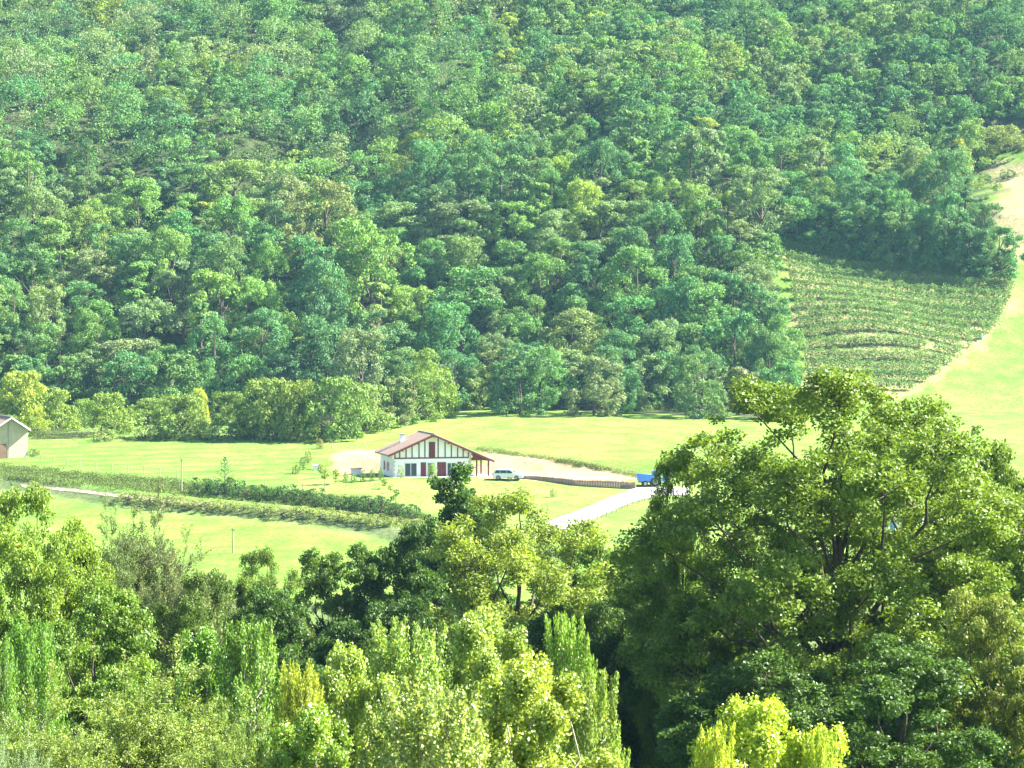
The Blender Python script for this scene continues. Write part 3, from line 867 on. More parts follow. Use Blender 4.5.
# small blue barrel and pale stones by the low right corner of the vineyard
x, y, z = ground(981, 339, y0=450)
t = empty('barrel', (x, y, z)); tag(t, 'small blue barrel at the lower right edge of the vineyard', 'barrel')
mb = MB()
prof = [(0, .36), (.15, .42), (.6, .45), (1.05, .42), (1.2, .36)]
for (a, ra), (b, rb) in zip(prof[:-1], prof[1:]): mb.tube((0, 0, a), (0, 0, b), ra, rb, 14, caps=False)
mb.build('drum', M['lightblue'], t, smooth=True)
MB().tube((0, 0, 1.2), (0, 0, 1.26), .37, .37, 14).build('lid', M['metal'], t)

# ------------------------------------------------------------------ fences
def fence(name, pix, spacing, hgt, label, wires=2, r=.07, rails=False, group=None, y0=285, mat='post'):
    W_ = [ground(p[0], p[1], y0=y0) for p in pix]
    P = np.array(W_)[:, :2]; d = np.r_[0, np.cumsum(np.linalg.norm(np.diff(P, axis=0), axis=1))]
    n = int(d[-1] / spacing) + 1
    t = np.linspace(0, d[-1], n)
    X = np.interp(t, d, P[:, 0]); Y = np.interp(t, d, P[:, 1]); Z = terr(X, Y)
    root = empty(name, (X[0], Y[0], Z[0])); tag(root, label, 'fence', group)
    rr = random.Random(int(pix[0][0]))
    tops = []
    for k in range(n):
        lx, ly = rr.uniform(-.05, .05), rr.uniform(-.05, .05); h = hgt * rr.uniform(.9, 1.08)
        b = np.array([X[k] - X[0], Y[k] - Y[0], Z[k] - Z[0]])
        MB().tube(b - [0, 0, .4], b + [lx, ly, h], r, r * .85, 6).build('post', M[mat], root)
        tops.append(b)
    mb = MB()
    for wz in [hgt * (.9 - .4 * i) for i in range(wires)]:
        for k in range(n - 1):
            if rails: mb.tube(tops[k] + [0, -r, wz], tops[k + 1] + [0, -r, wz], .045, .045, 5)
            else: mb.tube(tops[k] + [0, 0, wz], tops[k + 1] + [0, 0, wz], .012, .012, 4)
    mb.build('rail' if rails else 'wire', M[mat] if rails else M['wire'], root)
    return root


fence('wire_fence', [(28, 459), (75, 466.5), (140, 474), (225, 484), (300, 491), (325, 491)], 3.4, 1.35, 'wire and post fence along the top of the grassy bank', r=.08)
fence('wire_fence', [(478, 449.5), (530, 457), (572, 463), (606, 471), (640, 477)], 3.2, 1.35, 'wire and post fence curving above the bare earth behind the car')
fence('wire_fence', [(332, 449), (352, 451), (366, 452)], 2.6, 1.4, 'short wire fence on the meadow left of the farmhouse roof', r=.09)
fence('rail_fence', [(584, 526), (606, 516), (628, 507), (650, 499.5), (668, 496.5)], 1.9, 1.25, 'grey wooden post fence along the near side of the gravel drive', r=.10, rails=True, wires=1)


def pole(px, py, h, label):
    x, y, z = ground(px, py)
    t = empty('utility_pole', (x, y, z)); tag(t, label, 'pole', 'thin poles in the fields')
    MB().tube((0, 0, -.5), (0.03, 0, h), .13, .09, 8).build('shaft', M['post'], t)
    MB().box(-.35, .35, -.05, .05, h - .35, h - .25).build('crossbar', M['post'], t)


pole(181.5, 492, 5.4, 'tall thin wooden pole standing on the grassy bank')
pole(233, 553, 3.6, 'thin pole near the front of the lower field')

# ------------------------------------------------------------------ farmhouse
hx, hy = -13.15, 397.0
HZ = float(terr(hx, hy))
H_ = empty('farmhouse', (hx, hy, HZ), R(14)); tag(H_, 'white farmhouse with red half-timbered gable and clay tile roof', 'house')
SL = .435; AP = 7.05; XL, XR = -6.8, 6.6; DEP = 10.4; RXR = 10.3; RXL = -7.7
def rz_(x): return AP - .32 - SL * abs(x)
MB().prism([(XL, -.6), (XR, -.6), (XR, rz_(XR)), (0, rz_(0)), (XL, rz_(XL))], 0, DEP).build('wall', M['white'], H_)
def roofslab(x0, x1, y0, y1, th=.2):
    mb = MB()
    mb.prism([(x0, AP - SL * abs(x0)), (x1, AP - SL * abs(x1)), (x1, AP - SL * abs(x1) - th), (x0, AP - SL * abs(x0) - th)], y0, y1); return mb
rf = roofslab(RXL, 0, -1.0, DEP + .6).add([], []); rf2 = roofslab(0.0, RXR, -1.0, DEP + .6)
rf.add(rf2.v, rf2.f); roof = rf.build('roof', M['tiles'], H_)
# rows of round tiles along the slopes, ridge caps
mb = MB()
for k in range(30):
    yy = -.85 + k * (DEP + 1.3) / 29
    mb.tube((RXL, yy, AP - SL * abs(RXL) + .02), (-.05, yy, AP + .0), .085, .085, 6)
    mb.tube((.05, yy, AP + .0), (RXR, yy, AP - SL * RXR + .02), .085, .085, 6)
mb.tube((0, -1.05, AP + .04), (0, DEP + .65, AP + .04), .16, .16, 8)
mb.build('tile_course', M['tiles'], roof)
for sx, xe in ((-1, RXL), (1, RXR)):
    mb = MB()
    z1 = AP - SL * abs(xe)
    mb.prism([(0, AP - .02), (xe, z1 - .02), (xe, z1 - .36), (0, AP - .36)], -1.09, -1.005)
    mb.build('verge_board', M['timber'], H_)
# chimney
ch = MB().box(-4.1, -3.3, 6.6, 7.3, 4.6, 6.75).build('chimney', M['white'], roof)
MB().box(-4.2, -3.2, 6.5, 7.4, 6.752, 6.9).build('chimney_cap', M['concrete'], roof)
# band beam and vertical timbers
def cxl(c): return ((c / 7.314 + 360) - 431.8) / 5.80
def cz(c): return (375 - c) / 7.317 / 6.05
MB().box(cxl(250), cxl(785), -.07, -.003, 2.98, 3.2).build('beam', M['timber'], H_)
for c in (256, 290, 335, 378, 428, 470, 565, 615, 660, 705, 745, 783):
    x = cxl(c)
    MB().box(x - .09, x + .09, -.06, -.004, 3.203, rz_(x) - .02 - SL * .1).build('timber', M['timber'], H_)
for x in (-5.2, -2.6, 0, 2.6, 5.2):      # purlin ends under the verge
    MB().box(x - .11, x + .11, -1.0, -.004, rz_(x) - .19, rz_(x) + .03 if abs(x) < .1 else rz_(abs(x) + .12) + .04).build('purlin', M['timber'], H_)
# gable hatch
w = MB().box(-.62, .42, -.08, -.003, 3.205, 5.75).build('gable_shutter', M['red'], H_)
mb = MB()
for z in (3.7, 5.2): mb.box(-.56, .36, -.11, -.082, z, z + .12)
mb.build('cross_bar', M['timber'], w)
# quoins on the corners
for x, s in ((XL, 1), (XR, -1)):
    mb = MB()
    for k in range(9):
        wd = .5 if k % 2 else .32
        xa, xb = (x - .012, x + wd) if s > 0 else (x - wd, x + .012)
        mb.box(xa, xb, -.02, .3, .02 + k * .33, .02 + k * .33 + .31)
    mb.build('quoin', M['quoin'], H_)


def window(x0, x1, z0, z1, n=2, y=0, parent=H_, name='window'):
    f = MB()
    t = .09
    f.box(x0, x1, y - .05, y - .003, z0, z0 + t).box(x0, x1, y - .05, y - .003, z1 - t, z1)
    for k in range(n + 1):
        xx = x0 + (x1 - x0 - t) * k / n
        f.box(xx, xx + t, y - .052, y - .004, z0 + t, z1 - t)
    fo = f.build(name, M['frame'], parent)
    for k in range(n):
        a = x0 + t + (x1 - x0 - t) * k / n; b = x0 + (x1 - x0 - t) * (k + 1) / n
        MB().box(a, b, y - .02, y - .006, z0 + t, z1 - t).build('pane', M['glass'], fo)
    return fo


def shutter(x0, x1, z0, z1, y=0):
    o = MB().box(x0, x1, y - .07, y - .004, z0, z1).build('shutter', M['red'], H_)
    mb = MB()
    for f in (.18, .78): mb.box(x0 + .04, x1 - .04, y - .10, y - .072, z0 + (z1 - z0) * f, z0 + (z1 - z0) * f + .1)
    mb.build('cross_bar', M['timber'], o)


window(cxl(324), cxl(414), .06, cz(272)); window(cxl(486), cxl(542), .06, cz(272), 1, name='french_door'); window(cxl(628), cxl(690), .06, cz(274))
for a, b in ((440, 478), (558, 590), (591, 622), (703, 732)): shutter(cxl(a), cxl(b), .04, cz(270))
MB().box(-6.9, 6.7, -2.4, -.004, -.5, .03).build('terrace', M['concrete'], H_)
# side wall windows on the left gable side, arched with red shutters
side = empty('pivot', (0, 0, 0)); bpy.data.objects.remove(side)
def side_window(yc, w_, z0, z1):
    x = XL
    mb = MB(); pts = [(yc - w_ / 2, z0), (yc + w_ / 2, z0), (yc + w_ / 2, z1)] + [(yc + math.cos(a) * w_ / 2, z1 + math.sin(a) * w_ * .4) for a in np.linspace(.3, 2.84, 6)] + [(yc - w_ / 2, z1)]
    n = len(pts)
    mb.add([(x - .04, a, b) for a, b in pts] + [(x - .004, a, b) for a, b in pts], [tuple(range(n)), tuple(range(2 * n - 1, n - 1, -1))] + [(i, (i + 1) % n, (i + 1) % n + n, i + n) for i in range(n)])
    f = mb.build('arched_window', M['frame'], H_)
    mb = MB(); mb.box(x - .055, x - .042, yc - w_ / 2 + .1, yc + w_ / 2 - .1, z0 + .1, z1); mb.build('pane', M['glass'], f)
    MB().box(x - .09, x - .043, yc + w_ / 2 + .02, yc + w_ / 2 + .75, z0, z1 + .1).build('shutter', M['red'], H_)
side_window(2.4, 1.3, .9, 2.3); side_window(5.6, 1.3, .9, 2.3); 
# porch on the right: posts, plank infill, beam
for x in (7.35, 9.35):
    for y in (-.75, 4.6): MB().box(x - .12, x + .12, y, y + .24, -.4, 2.78).build('porch_post', M['timber'], H_)
MB().prism([(6.62, 2.8), (10.1, 2.8), (10.1, AP - SL * 10.1 - .22), (6.62, AP - SL * 6.62 - .22)], -.72, -.62).build('plank_gable', M['timber'], H_)
MB().box(6.62, 10.1, -.78, 4.9, 2.62, 2.797).build('porch_beam', M['timber'], H_)
MB().box(6.62, 10.0, -1.0, 5.0, -.5, .02).build('porch_floor', M['concrete'], H_)

# ------------------------------------------------------------------ barn at the left edge
bx_, by_, bz_ = ground(10.5, 458)
B_ = empty('barn', (bx_, by_, bz_), R(24)); tag(B_, 'cream rendered barn with tiled gable roof at the left edge', 'barn')
s = FOC / by_; bw = 17.5 / s; ah = 41 / s; bs = .66
MB().prism([(-bw, -.8), (bw, -.8), (bw, ah - bs * bw - .3), (0, ah - .3), (-bw, ah - bs * bw - .3)], 0, 9).build('wall', M['cream'], B_)
mb = MB()
for sgn in (-1, 1):
    e = (bw + .35) * sgn
    mb.prism([(0, ah), (e, ah - bs * abs(e)), (e, ah - bs * abs(e) - .16), (0, ah - .16)], -.9, 9.5)
rb = mb.build('roof', M['tiles'], B_)
mb = MB()
for k in range(25):
    yy = -.8 + k * 10.2 / 24
    for sgn in (-1, 1):
        e = (bw + .35) * sgn; mb.tube((e, yy, ah - bs * abs(e) + .02), (.03 * sgn, yy, ah), .08, .08, 6)
mb.tube((0, -.95, ah + .03), (0, 9.55, ah + .03), .15, .15, 8)
mb.build('tile_course', M['tiles'], rb)
for sgn in (-1, 1):
    e = (bw + .35) * sgn
    MB().prism([(0, ah - .01), (e, ah - bs * abs(e) - .01), (e, ah - bs * abs(e) - .24), (0, ah - .24)], -.98, -.905).build('verge_board', M['frame'], B_)
d = MB().box(-2.6, -.7, -.06, -.003, -.2, 2.5).build('door', M['brownboard'], B_)
MB().box(-1.0, -.85, -.1, -.062, 1.1, 1.25).build('handle', M['metal'], d)
MB().tube((-.32, -.1, -.3), (-.32, -.1, ah - 1.0), .06, .06, 6).build('downpipe', M['metal'], B_)

# ------------------------------------------------------------------ cottage seen through the big tree
gx, gy, gz = ground(893, 536)
G_ = empty('cottage', (gx, gy, gz), R(-14)); tag(G_, 'small white cottage with pink tiled roof glimpsed through the big tree', 'house')
MB().prism([(-4.2, -1), (4.2, -1), (4.2, 3.2), (0, 5.0), (-4.2, 3.2)], 0, 7).build('wall', M['white'], G_)
mb = MB()
for sgn in (-1, 1): mb.prism([(0, 5.35), (sgn * 4.9, 3.25), (sgn * 4.9, 3.07), (0, 5.17)], -.6, 7.6)
rb = mb.build('roof', M['tiles'], G_)
mb = MB()
for k in range(20):
    yy = -.5 + k * 8 / 19
    for sgn in (-1, 1): mb.tube((sgn * 4.9, yy, 3.27), (sgn * .03, yy, 5.36), .08, .08, 6)
mb.build('tile_course', M['tiles'], rb)
window(-2.8, -1.4, .9, 2.2, 2, 0, G_); window(1.4, 2.8, .9, 2.2, 2, 0, G_)
dd = MB().box(-.5, .5, -.06, -.004, -.2, 2.1).build('door', M['lightblue'], G_); MB().tube((.36, -.08, 1), (.36, -.13, 1), .04, .04, 8).build('handle', M['metal'], dd)

# ------------------------------------------------------------------ palisade wall right of the car
pA = ground(520, 478.5); pB = ground(575, 485); pC = ground(636, 489)
WL = np.array([pA, pB, pC])[:, :2]
root = empty('palisade_wall', pA); tag(root, 'low brown log retaining wall between the lawn and bare earth', 'wall')
d_ = np.r_[0, np.cumsum(np.linalg.norm(np.diff(WL, axis=0), axis=1))]
tt = np.arange(0, d_[-1], .27); X = np.interp(tt, d_, WL[:, 0]); Y = np.interp(tt, d_, WL[:, 1]); Z = terr(X, Y)
mb = MB(); rr = random.Random(3)
for x, y, z, t in zip(X, Y, Z, tt):
    h = (.5 + .6 * min(1, t / d_[-1] * 1.2)) * rr.uniform(.93, 1.06)
    mb.tube((x - X[0], y - Y[0], z - Z[0] - .4), (x - X[0], y - Y[0], z - Z[0] + h), .125, .115, 7)
mb.build('logs', M['palis'], root)
mb = MB()
for i in range(len(tt) - 1):
    hh = .35 + .5 * min(1, tt[i] / d_[-1] * 1.2)
    mb.tube((X[i] - X[0], Y[i] - Y[0] - .14, Z[i] - Z[0] + hh), (X[i + 1] - X[0], Y[i + 1] - Y[0] - .14, Z[i + 1] - Z[0] + hh), .05, .05, 5)
mb.build('rail', M['palis'], root)

# ------------------------------------------------------------------ white car
def wheel(parent, x, y, r, w):
    mb = MB(); mb.tube((x, y - w / 2, r), (x, y + w / 2, r), r, r, 20); t = mb.build('wheel', M['rubber'], parent)
    MB().tube((x, y - w / 2 - .012, r), (x, y + w / 2 + .012, r), r * .62, r * .62, 14).build('rim', M['metal'], t)


cx0, cy0, cz0 = ground(508, 479.5)
CAR = empty('car', (cx0, cy0, cz0 + .02), R(-8)); tag(CAR, 'white estate car parked by the porch of the farmhouse', 'car')
L2 = 2.45
body = [(-L2, .35), (-L2 - .04, .75), (-L2 + .05, 1.0), (-L2 + .25, 1.42), (-L2 + .5, 1.62), (-.6, 1.72), (.35, 1.66), (.75, 1.45), (1.25, 1.06), (2.1, .93), (L2, .72), (L2 + .02, .38), (L2 - .2, .24), (-L2 + .15, .24)]
mb = MB(); n = len(body)
lay = [(-.88, .93), (-.92, 1.0), (.92, 1.0), (.88, .93)]
rings = []
for yy, k in ((-.80, 0), (-.92, 1), (-.92, 2), (.92, 3), (.92, 4), (.80, 5)): pass
def ring(y, tum):
    out = []
    for x, z in body:
        q = max(0, (z - 1.0)) / .72
        out.append((x, y * (1 - tum * q), z))
    return out
vs = ring(-.78, .14) + ring(-.90, .16) + ring(.90, .16) + ring(.78, .14)
fs = [tuple(range(n)), tuple(range(4 * n - 1, 3 * n - 1, -1))]
for r_ in range(3): fs += [(r_ * n + i, (r_ + 1) * n + i, (r_ + 1) * n + (i + 1) % n, r_ * n + (i + 1) % n) for i in range(n)]
# end caps slightly inset so that the flanks curve in
mb.add(vs, fs); mb.build('body', M['carwhite'], CAR, bevel=.04)
def sidepane(x0, x1, x2, x3, s):
    def yy(z): return s * (.90 * (1 - .16 * (z - 1) / .72) + .012)
    z0, z1 = 1.06, 1.5
    mb = MB(); mb.add([(x0, yy(z0), z0), (x1, yy(z0), z0), (x2, yy(z1), z1), (x3, yy(z1), z1), (x0, yy(z0) - s * .1, z0), (x1, yy(z0) - s * .1, z0), (x2, yy(z1) - s * .1, z1), (x3, yy(z1) - s * .1, z1)],
                      [(0, 1, 2, 3), (7, 6, 5, 4), (0, 4, 5, 1), (1, 5, 6, 2), (2, 6, 7, 3), (3, 7, 4, 0)])
    mb.build('side_window', M['glass'], CAR)
for s_ in (-1, 1):
    sidepane(-2.1, -1.25, -1.25, -1.85, s_); sidepane(-1.15, -.15, -.15, -1.15, s_); sidepane(-.05, 1.0, .42, -.05, s_)
    MB().box(.78, .98, s_ * .92 - .06, s_ * .92 + .06, 1.02, 1.16).build('mirror', M['carwhite'], CAR)
    MB().box(L2 - .12, L2 + .035, s_ * .68 - .16, s_ * .68 + .16, .62, .78).build('headlight', M['lamp'], CAR)
    MB().box(-L2 - .05, -L2 + .1, s_ * .76 - .1, s_ * .76 + .1, .78, 1.0).build('tail_light', M['redlamp'], CAR)
    for xx in (-1.5, 1.5): wheel(CAR, xx, s_ * .80, .34, .22)
mb = MB(); mb.add([(1.22, -.70, 1.105), (1.22, .70, 1.105), (.76, .66, 1.47), (.76, -.66, 1.47), (1.18, -.7, 1.07), (1.18, .7, 1.07), (.72, .66, 1.43), (.72, -.66, 1.43)], [(0, 1, 2, 3), (7, 6, 5, 4), (0, 4, 5, 1), (1, 5, 6, 2), (2, 6, 7, 3), (3, 7, 4, 0)])
mb.build('windscreen', M['glass'], CAR)

# ------------------------------------------------------------------ blue trailer and tractor on the drive
tx, ty, tz = ground(644, 486)
T_ = empty('tipping_trailer', (tx, ty, tz), R(6)); tag(T_, 'bright blue tipping trailer on the drive beside the big tree', 'trailer')
mb = MB()
a, b, c = (-1.15, 1.15, .75, 2.05), None, None
lo = [(-.95, -.7, .75), (1.2, -.7, .75), (1.2, .7, .75), (-.95, .7, .75)]; hi = [(-1.35, -.95, 2.05), (1.35, -.95, 1.75), (1.35, .95, 1.75), (-1.35, .95, 2.05)]
hi2 = [(-1.25, -.85, 2.04), (1.25, -.85, 1.74), (1.25, .85, 1.74), (-1.25, .85, 2.04)]; lo2 = [(-.87, -.62, .85), (1.12, -.62, .85), (1.12, .62, .85), (-.87, .62, .85)]
mb.add(lo + hi + hi2 + lo2, [(3, 2, 1, 0), (0, 1, 5, 4), (1, 2, 6, 5), (2, 3, 7, 6), (3, 0, 4, 7), (4, 5, 9, 8), (5, 6, 10, 9), (6, 7, 11, 10), (7, 4, 8, 11),
                             (8, 9, 13, 12), (9, 10, 14, 13), (10, 11, 15, 14), (11, 8, 12, 15), (12, 13, 14, 15)])
mb.build('tub', M['blue'], T_)
MB().box(-.9, 1.6, -.45, .45, .58, .745).build('chassis', M['rubber'], T_)
MB().tube((1.6, 0, .66), (2.6, 0, .6), .06, .05, 8).build('drawbar', M['metal'], T_)
for s_ in (-1, 1): wheel(T_, 0.1, s_ * .72, .42, .26)

tx, ty, tz = ground(659, 486)
T2 = empty('tractor', (tx, ty, tz), R(6)); tag(T2, 'light blue tractor mostly hidden behind leaves, in front of trailer', 'tractor')
MB().box(.1, 1.75, -.36, .36, .75, 1.45).build('bonnet', M['lightblue'], T2, bevel=.08)
cab = MB(); cab.box(-1.15, .05, -.62, .62, .8, 1.35).build('cab_base', M['lightblue'], T2, bevel=.04)
for s_ in (-1, 1):
    for xx in (-1.08, -.02): MB().box(xx - .05, xx + .05, s_ * .56 - .05, s_ * .56 + .05, 1.352, 2.4).build('cab_pillar', M['lightblue'], T2)
    MB().prism([(-1.35, .95), (-1.15, 1.55), (-.55, 1.62), (-.1, 1.35), (-.1, 1.25), (-.55, 1.5), (-1.1, 1.45), (-1.25, .95)], s_ * .83 - .17, s_ * .83 + .17).build('mudguard', M['lightblue'], T2)
    wheel(T2, -.75, s_ * .84, .74, .36); wheel(T2, 1.3, s_ * .66, .42, .24)
    MB().box(1.752, 1.8, s_ * .2 - .09, s_ * .2 + .09, 1.2, 1.34).build('headlight', M['lamp'], T2)
MB().box(-1.2, .1, -.68, .68, 2.402, 2.52).build('cab_roof', M['lightblue'], T2, bevel=.03)
MB().box(-1.02, -.08, -.5, .5, 1.36, 2.395).build('cab_glass', M['glass'], T2)
MB().tube((1.0, .2, 1.45), (1.0, .2, 2.2), .04, .04, 8).build('exhaust_pipe', M['metal'], T2)

# ------------------------------------------------------------------ white chests left of the house
def chest(px, py, w, h, lidmat, label):
    x, y, z = ground(px, py)
    t = empty('storage_box', (x, y, z), R(8)); tag(t, label, 'box', None)
    MB().box(-w / 2, w / 2, -.4, .4, -.1, h).build('bin', M['frame'], t, bevel=.03)
    MB().box(-w / 2 - .12, w / 2 + .15, -.5, .5, h + .003, h + .13).build('lid', lidmat, t, bevel=.02)
chest(356, 474.5, 1.7, .95, M['brownboard'], 'white box with a dark brown board on top, left of the farmhouse')
chest(316, 470.5, .95, .85, M['frame'], 'small all-white box on the bare bank left of the yard')

# ------------------------------------------------------------------ garden plants
def shrub(px, base, wpx, hpx, color, label, proto='lowbush', name='garden_shrub', cat='shrub', group='garden shrubs round the farmhouse'):
    x, y, z = ground(px, base)
    return plant(name, proto, (x, y, z), wpx / FOC * y, hpx / FOC * y, color, label, cat, group, vary=.05)


hill_proto('lollipop', 160, W=1.4, H=2.0, shape='round', bole=.35, nleaf=900, size=.13)
shrub(384, 489, 7, 10, (.09, .14, .045), 'small round tree on the lawn, highest of the diagonal trio', 'lollipop')
shrub(390.5, 493, 6, 8, (.14, .17, .06), 'small pale round tree, middle of the diagonal trio on the lawn', 'lollipop')
shrub(396, 500, 8, 11, (.09, .14, .045), 'small round tree on the lawn, lowest of the diagonal trio', 'lollipop')
shrub(401, 478, 7, 12, (.16, .20, .07), 'pale green shrub against the white wall left of the sliding window')
shrub(432.6, 478.5, 9, 15, (.17, .23, .07), 'pale green shrub in front of the glass door')
for i, (px, b, w_, h_, lab) in enumerate([(346, 481, 6, 9, 'first small shrub of the dark row, nearest the brown-topped box'), (354, 482, 7, 8, 'second small shrub of the row beside the house'), (363, 481.5, 6, 11, 'slim shrub in the middle of the row beside the house'),
                                          (372, 481, 6, 11, 'slim shrub under the left side wall of the house'), (381, 480, 6, 12, 'slim pale shrub at the front left corner of the house')]):
    shrub(px, b, w_, h_, (.10, .16, .07), lab)
shrub(510, 481, 6, 3.5, (.07, .12, .03), 'tiny dark shrub in the lawn in front of the white car')
shrub(553, 497, 7, 8, (.13, .18, .09), 'small grey-green shrub alone on the lawn below the log wall')
shrub(296, 474, 8, 9, (.11, .12, .06), 'brownish shrub left of the yard slope', group='shrubs on the left yard slope')
shrub(303, 470, 8, 13, (.10, .14, .06), 'green shrub beside the brownish one on the yard slope', group='shrubs on the left yard slope')
shrub(308, 463, 8, 12, (.13, .15, .07), 'upper shrub on the left yard slope under the meadow corner', group='shrubs on the left yard slope')
shrub(320, 449, 8, 10, (.15, .13, .07), 'reddish shrub at the meadow corner above the yard slope', group='shrubs on the left yard slope')
shrub(33, 456, 15, 7, (.06, .10, .04), 'small dark flat shrub at the foot of the barn wall')
# staked saplings
def sapling(px, base, hpx, label):
    x, y, z = ground(px, base); h = hpx / FOC * y
    t = plant('staked_sapling', 'lollipop', (x, y, z), h * .5, h, (.15, .18, .05), label, 'sapling', 'saplings on the yard lawn')
sapling(325, 484, 16, 'thin staked sapling, left of the pair below the yard')
sapling(335.5, 484, 15, 'thin staked sapling, right of the pair below the yard')
sapling(321, 478, 14, 'thin sapling just above the staked pair')

# sparse young conifer in the upper field
def conifer(px, base, hpx, label):
    x, y, z = ground(px, base); h = hpx / FOC * y
    rs = np.random.RandomState(77)
    segs = [([(0, 0, -.3), (0, .02, h * .5), (0, 0, h)], [.09, .06, .015])]; P = []; D = []
    for i in range(34):
        f = .12 + .86 * i / 34; a = i * 2.4; L = (1 - f) * h * .48 + .15
        d = np.array([math.cos(a), math.sin(a), .45]); d /= np.linalg.norm(d)
        p0 = np.array([0, 0, f * h]); segs.append(([p0, p0 + d * L * .5, p0 + d * L], [.03, .02, .008]))
        for k in range(44):
            t = rs.uniform(.25, 1.05); P.append(p0 + d * L * t + rs.normal(0, .07, 3)); D.append((0, -.1, .8))
    V, F = leaves(np.array(P), np.array(D), .17, rs, wid=.4, jit=.7)
    t = empty('young_conifer', (x, y, z)); tag(t, label, 'tree')
    TV, TF = tubes(segs, 5); part('trunk', npmesh('trunk', TV, TF, M['bark'], smooth=True), t)
    part('crown', npmesh('crown', V, F, M['leaf'], tint=rs.uniform(.3, .7, len(P))), t, (.10, .15, .07))
conifer(225, 489, 33, 'sparse young conifer alone at the edge of the upper field')

# bank scrub
rr = random.Random(5)
words = ['leftmost', 'second', 'third', 'fourth', 'fifth', 'sixth', 'seventh', 'eighth', 'ninth', 'tenth', 'eleventh', 'twelfth', 'thirteenth', 'fourteenth', 'fifteenth', 'rightmost']
for i in range(16):
    f = i / 15; px = 205 + 205 * f
    base = float(np.interp(px, [140, 220, 300, 380, 410], [488, 496, 504, 514, 521])) + rr.uniform(-1.5, 1.5)
    shrub(px, base, rr.uniform(22, 32), rr.uniform(12, 17) + (5 if i in (8, 13) else 0), (.035, .07, .03), '%s dark bramble clump along the bank between the fields' % words[i], 'lowbush', 'bramble_clump', 'bush', 'bramble clumps along the bank')
for i in range(16):
    f = i / 15; px = 130 + 285 * f
    base = float(np.interp(px, [110, 200, 300, 410], [499, 507, 516, 527])) + rr.uniform(-.6, .6)
    shrub(px, base, rr.uniform(24, 36), rr.uniform(7, 10), (.14, .17, .08), '%s low grey-green hedge clump at the foot of the bank, beside the lower field' % words[i], 'lowbush', 'hedge_clump', 'bush', 'hedge clumps at the foot of the bank')
# long grass stuff on the bank
gp = []
for _ in range(1900):
    px = rr.uniform(-10, 425); yb = float(np.interp(px, [-10, 30, 110, 220, 300, 380, 425], [466, 471, 479, 489, 496, 505, 520])) + rr.uniform(-3, 10) + rr.gauss(0, 1)
    x, y, z = ground(px, yb); gp.append((x, y))
cloud_stuff('long_grass', gp, 40, .24, .45, .55, (.11, .155, .05), 'long rough grass covering the bank between the fields', 'grass', seed=5)
gp = []
for _ in range(420):
    px = rr.uniform(478, 640); yb = float(np.interp(px, [478, 530, 572, 606, 640], [449, 456.5, 462.5, 470, 477])) + rr.gauss(0, 1)
    gp.append(ground(px, yb)[:2])
for _ in range(300):
    gp.append(ground(rr.uniform(30, 330), 438.5 + rr.gauss(0, .8))[:2])
cloud_stuff('field_edge_grass', gp, 26, .2, .3, .45, (.17, .21, .08), 'tufts of taller grass along the field edges', 'grass', seed=6)

# dead bare tree in the forest, far left
def dead_tree(px, py, hpx, label, seed):
    h = 12.
    for _ in range(3):
        x, y, z = ground(px, py, dz=h * .6, y0=420); h = hpx / FOC * y
    rs = np.random.RandomState(seed); segs = []
    def br(p, d, L, r, lv):
        P = [p]
        for i in range(4):
            d = d + rs.normal(0, .2, 3) + [0, 0, .06]; d = d / np.linalg.norm(d); P.append(P[-1] + d * L / 4)
        segs.append((P, np.linspace(r, r * .4, 5)))
        if lv < 3:
            for k in range(3):
                q = P[rs.randint(2, 5)]; dd = d + rs.normal(0, .6, 3); br(q, dd / np.linalg.norm(dd), L * .55, r * .5, lv + 1)
    br(np.array([0, 0, -.5]), np.array([0, 0, 1.]), h * .55, .24, 0)
    V, F = tubes(segs, 5)
    t = empty('dead_tree', (x, y - 2.5, float(terr(x, y - 2.5)))); tag(t, label, 'tree', 'dead trees in the forest')
    part('trunk', npmesh('trunk', V, F, M['deadwood'], smooth=True), t)
dead_tree(104, 312, 62, 'bare pale dead tree in the forest at left', 4)
dead_tree(213, 305, 66, 'bare dead tree in the dark gap of the left forest', 9)

# ------------------------------------------------------------------ near trees
lobe_proto('oak', 11, 17, 22, nl=70, ex=2.7, bole=.08, lr=.095, nc=14, cr=.56, per=190, size=.155, skip=.2, thin=.6, flat=.7)
lobe_proto('broad', 21, 13, 17, nl=44, bole=.05, lr=.12, nc=15, cr=.60, per=150, thin=.7, size=.2)
lobe_proto('broadb', 22, 12, 17, nl=40, bole=.04, lr=.13, nc=14, cr=.55, per=150, thin=.7, size=.18, egg=.25)
lobe_proto('ash', 31, 12, 17, nl=44, bole=.08, thin=.7, lr=.10, nc=14, cr=.50, per=130, size=.18, wid=.45, skip=.2, flat=.8)
lobe_proto('slim', 41, 7, 17, nl=62, bole=.02, lr=.12, nc=10, cr=.42, per=120, size=.17, egg=.6, thin=.6)
shoot_proto('poplar0', 51, 8, 14, n=150, r0=.50, per=680, size=.13)
shoot_proto('poplar1', 52, 8, 13, n=135, r0=.54, per=760, size=.13)
lobe_proto('poplar2', 71, 7.5, 13.5, nl=58, bole=.03, lr=.085, nc=10, cr=.34, per=125, size=.125, leafm='leafpoplar', barkm='palebark', flat=1.5, wid=.8, skip=.15, thin=.4, ex=2.6)
willp = dict(trunk=.72, n1=40, bole=.06, n2=8, n3=7, el=lambda f: .35 + .8 * f, len=lambda f: .5 * (1.05 - .2 * f), up1=.2, up2=.2, up3=.0, tw=.09, nl=66, cl=.32, size=.13, wid=.36, top=12)
grow_proto('willow', 61, 10, 14, willp, 'leafnear')
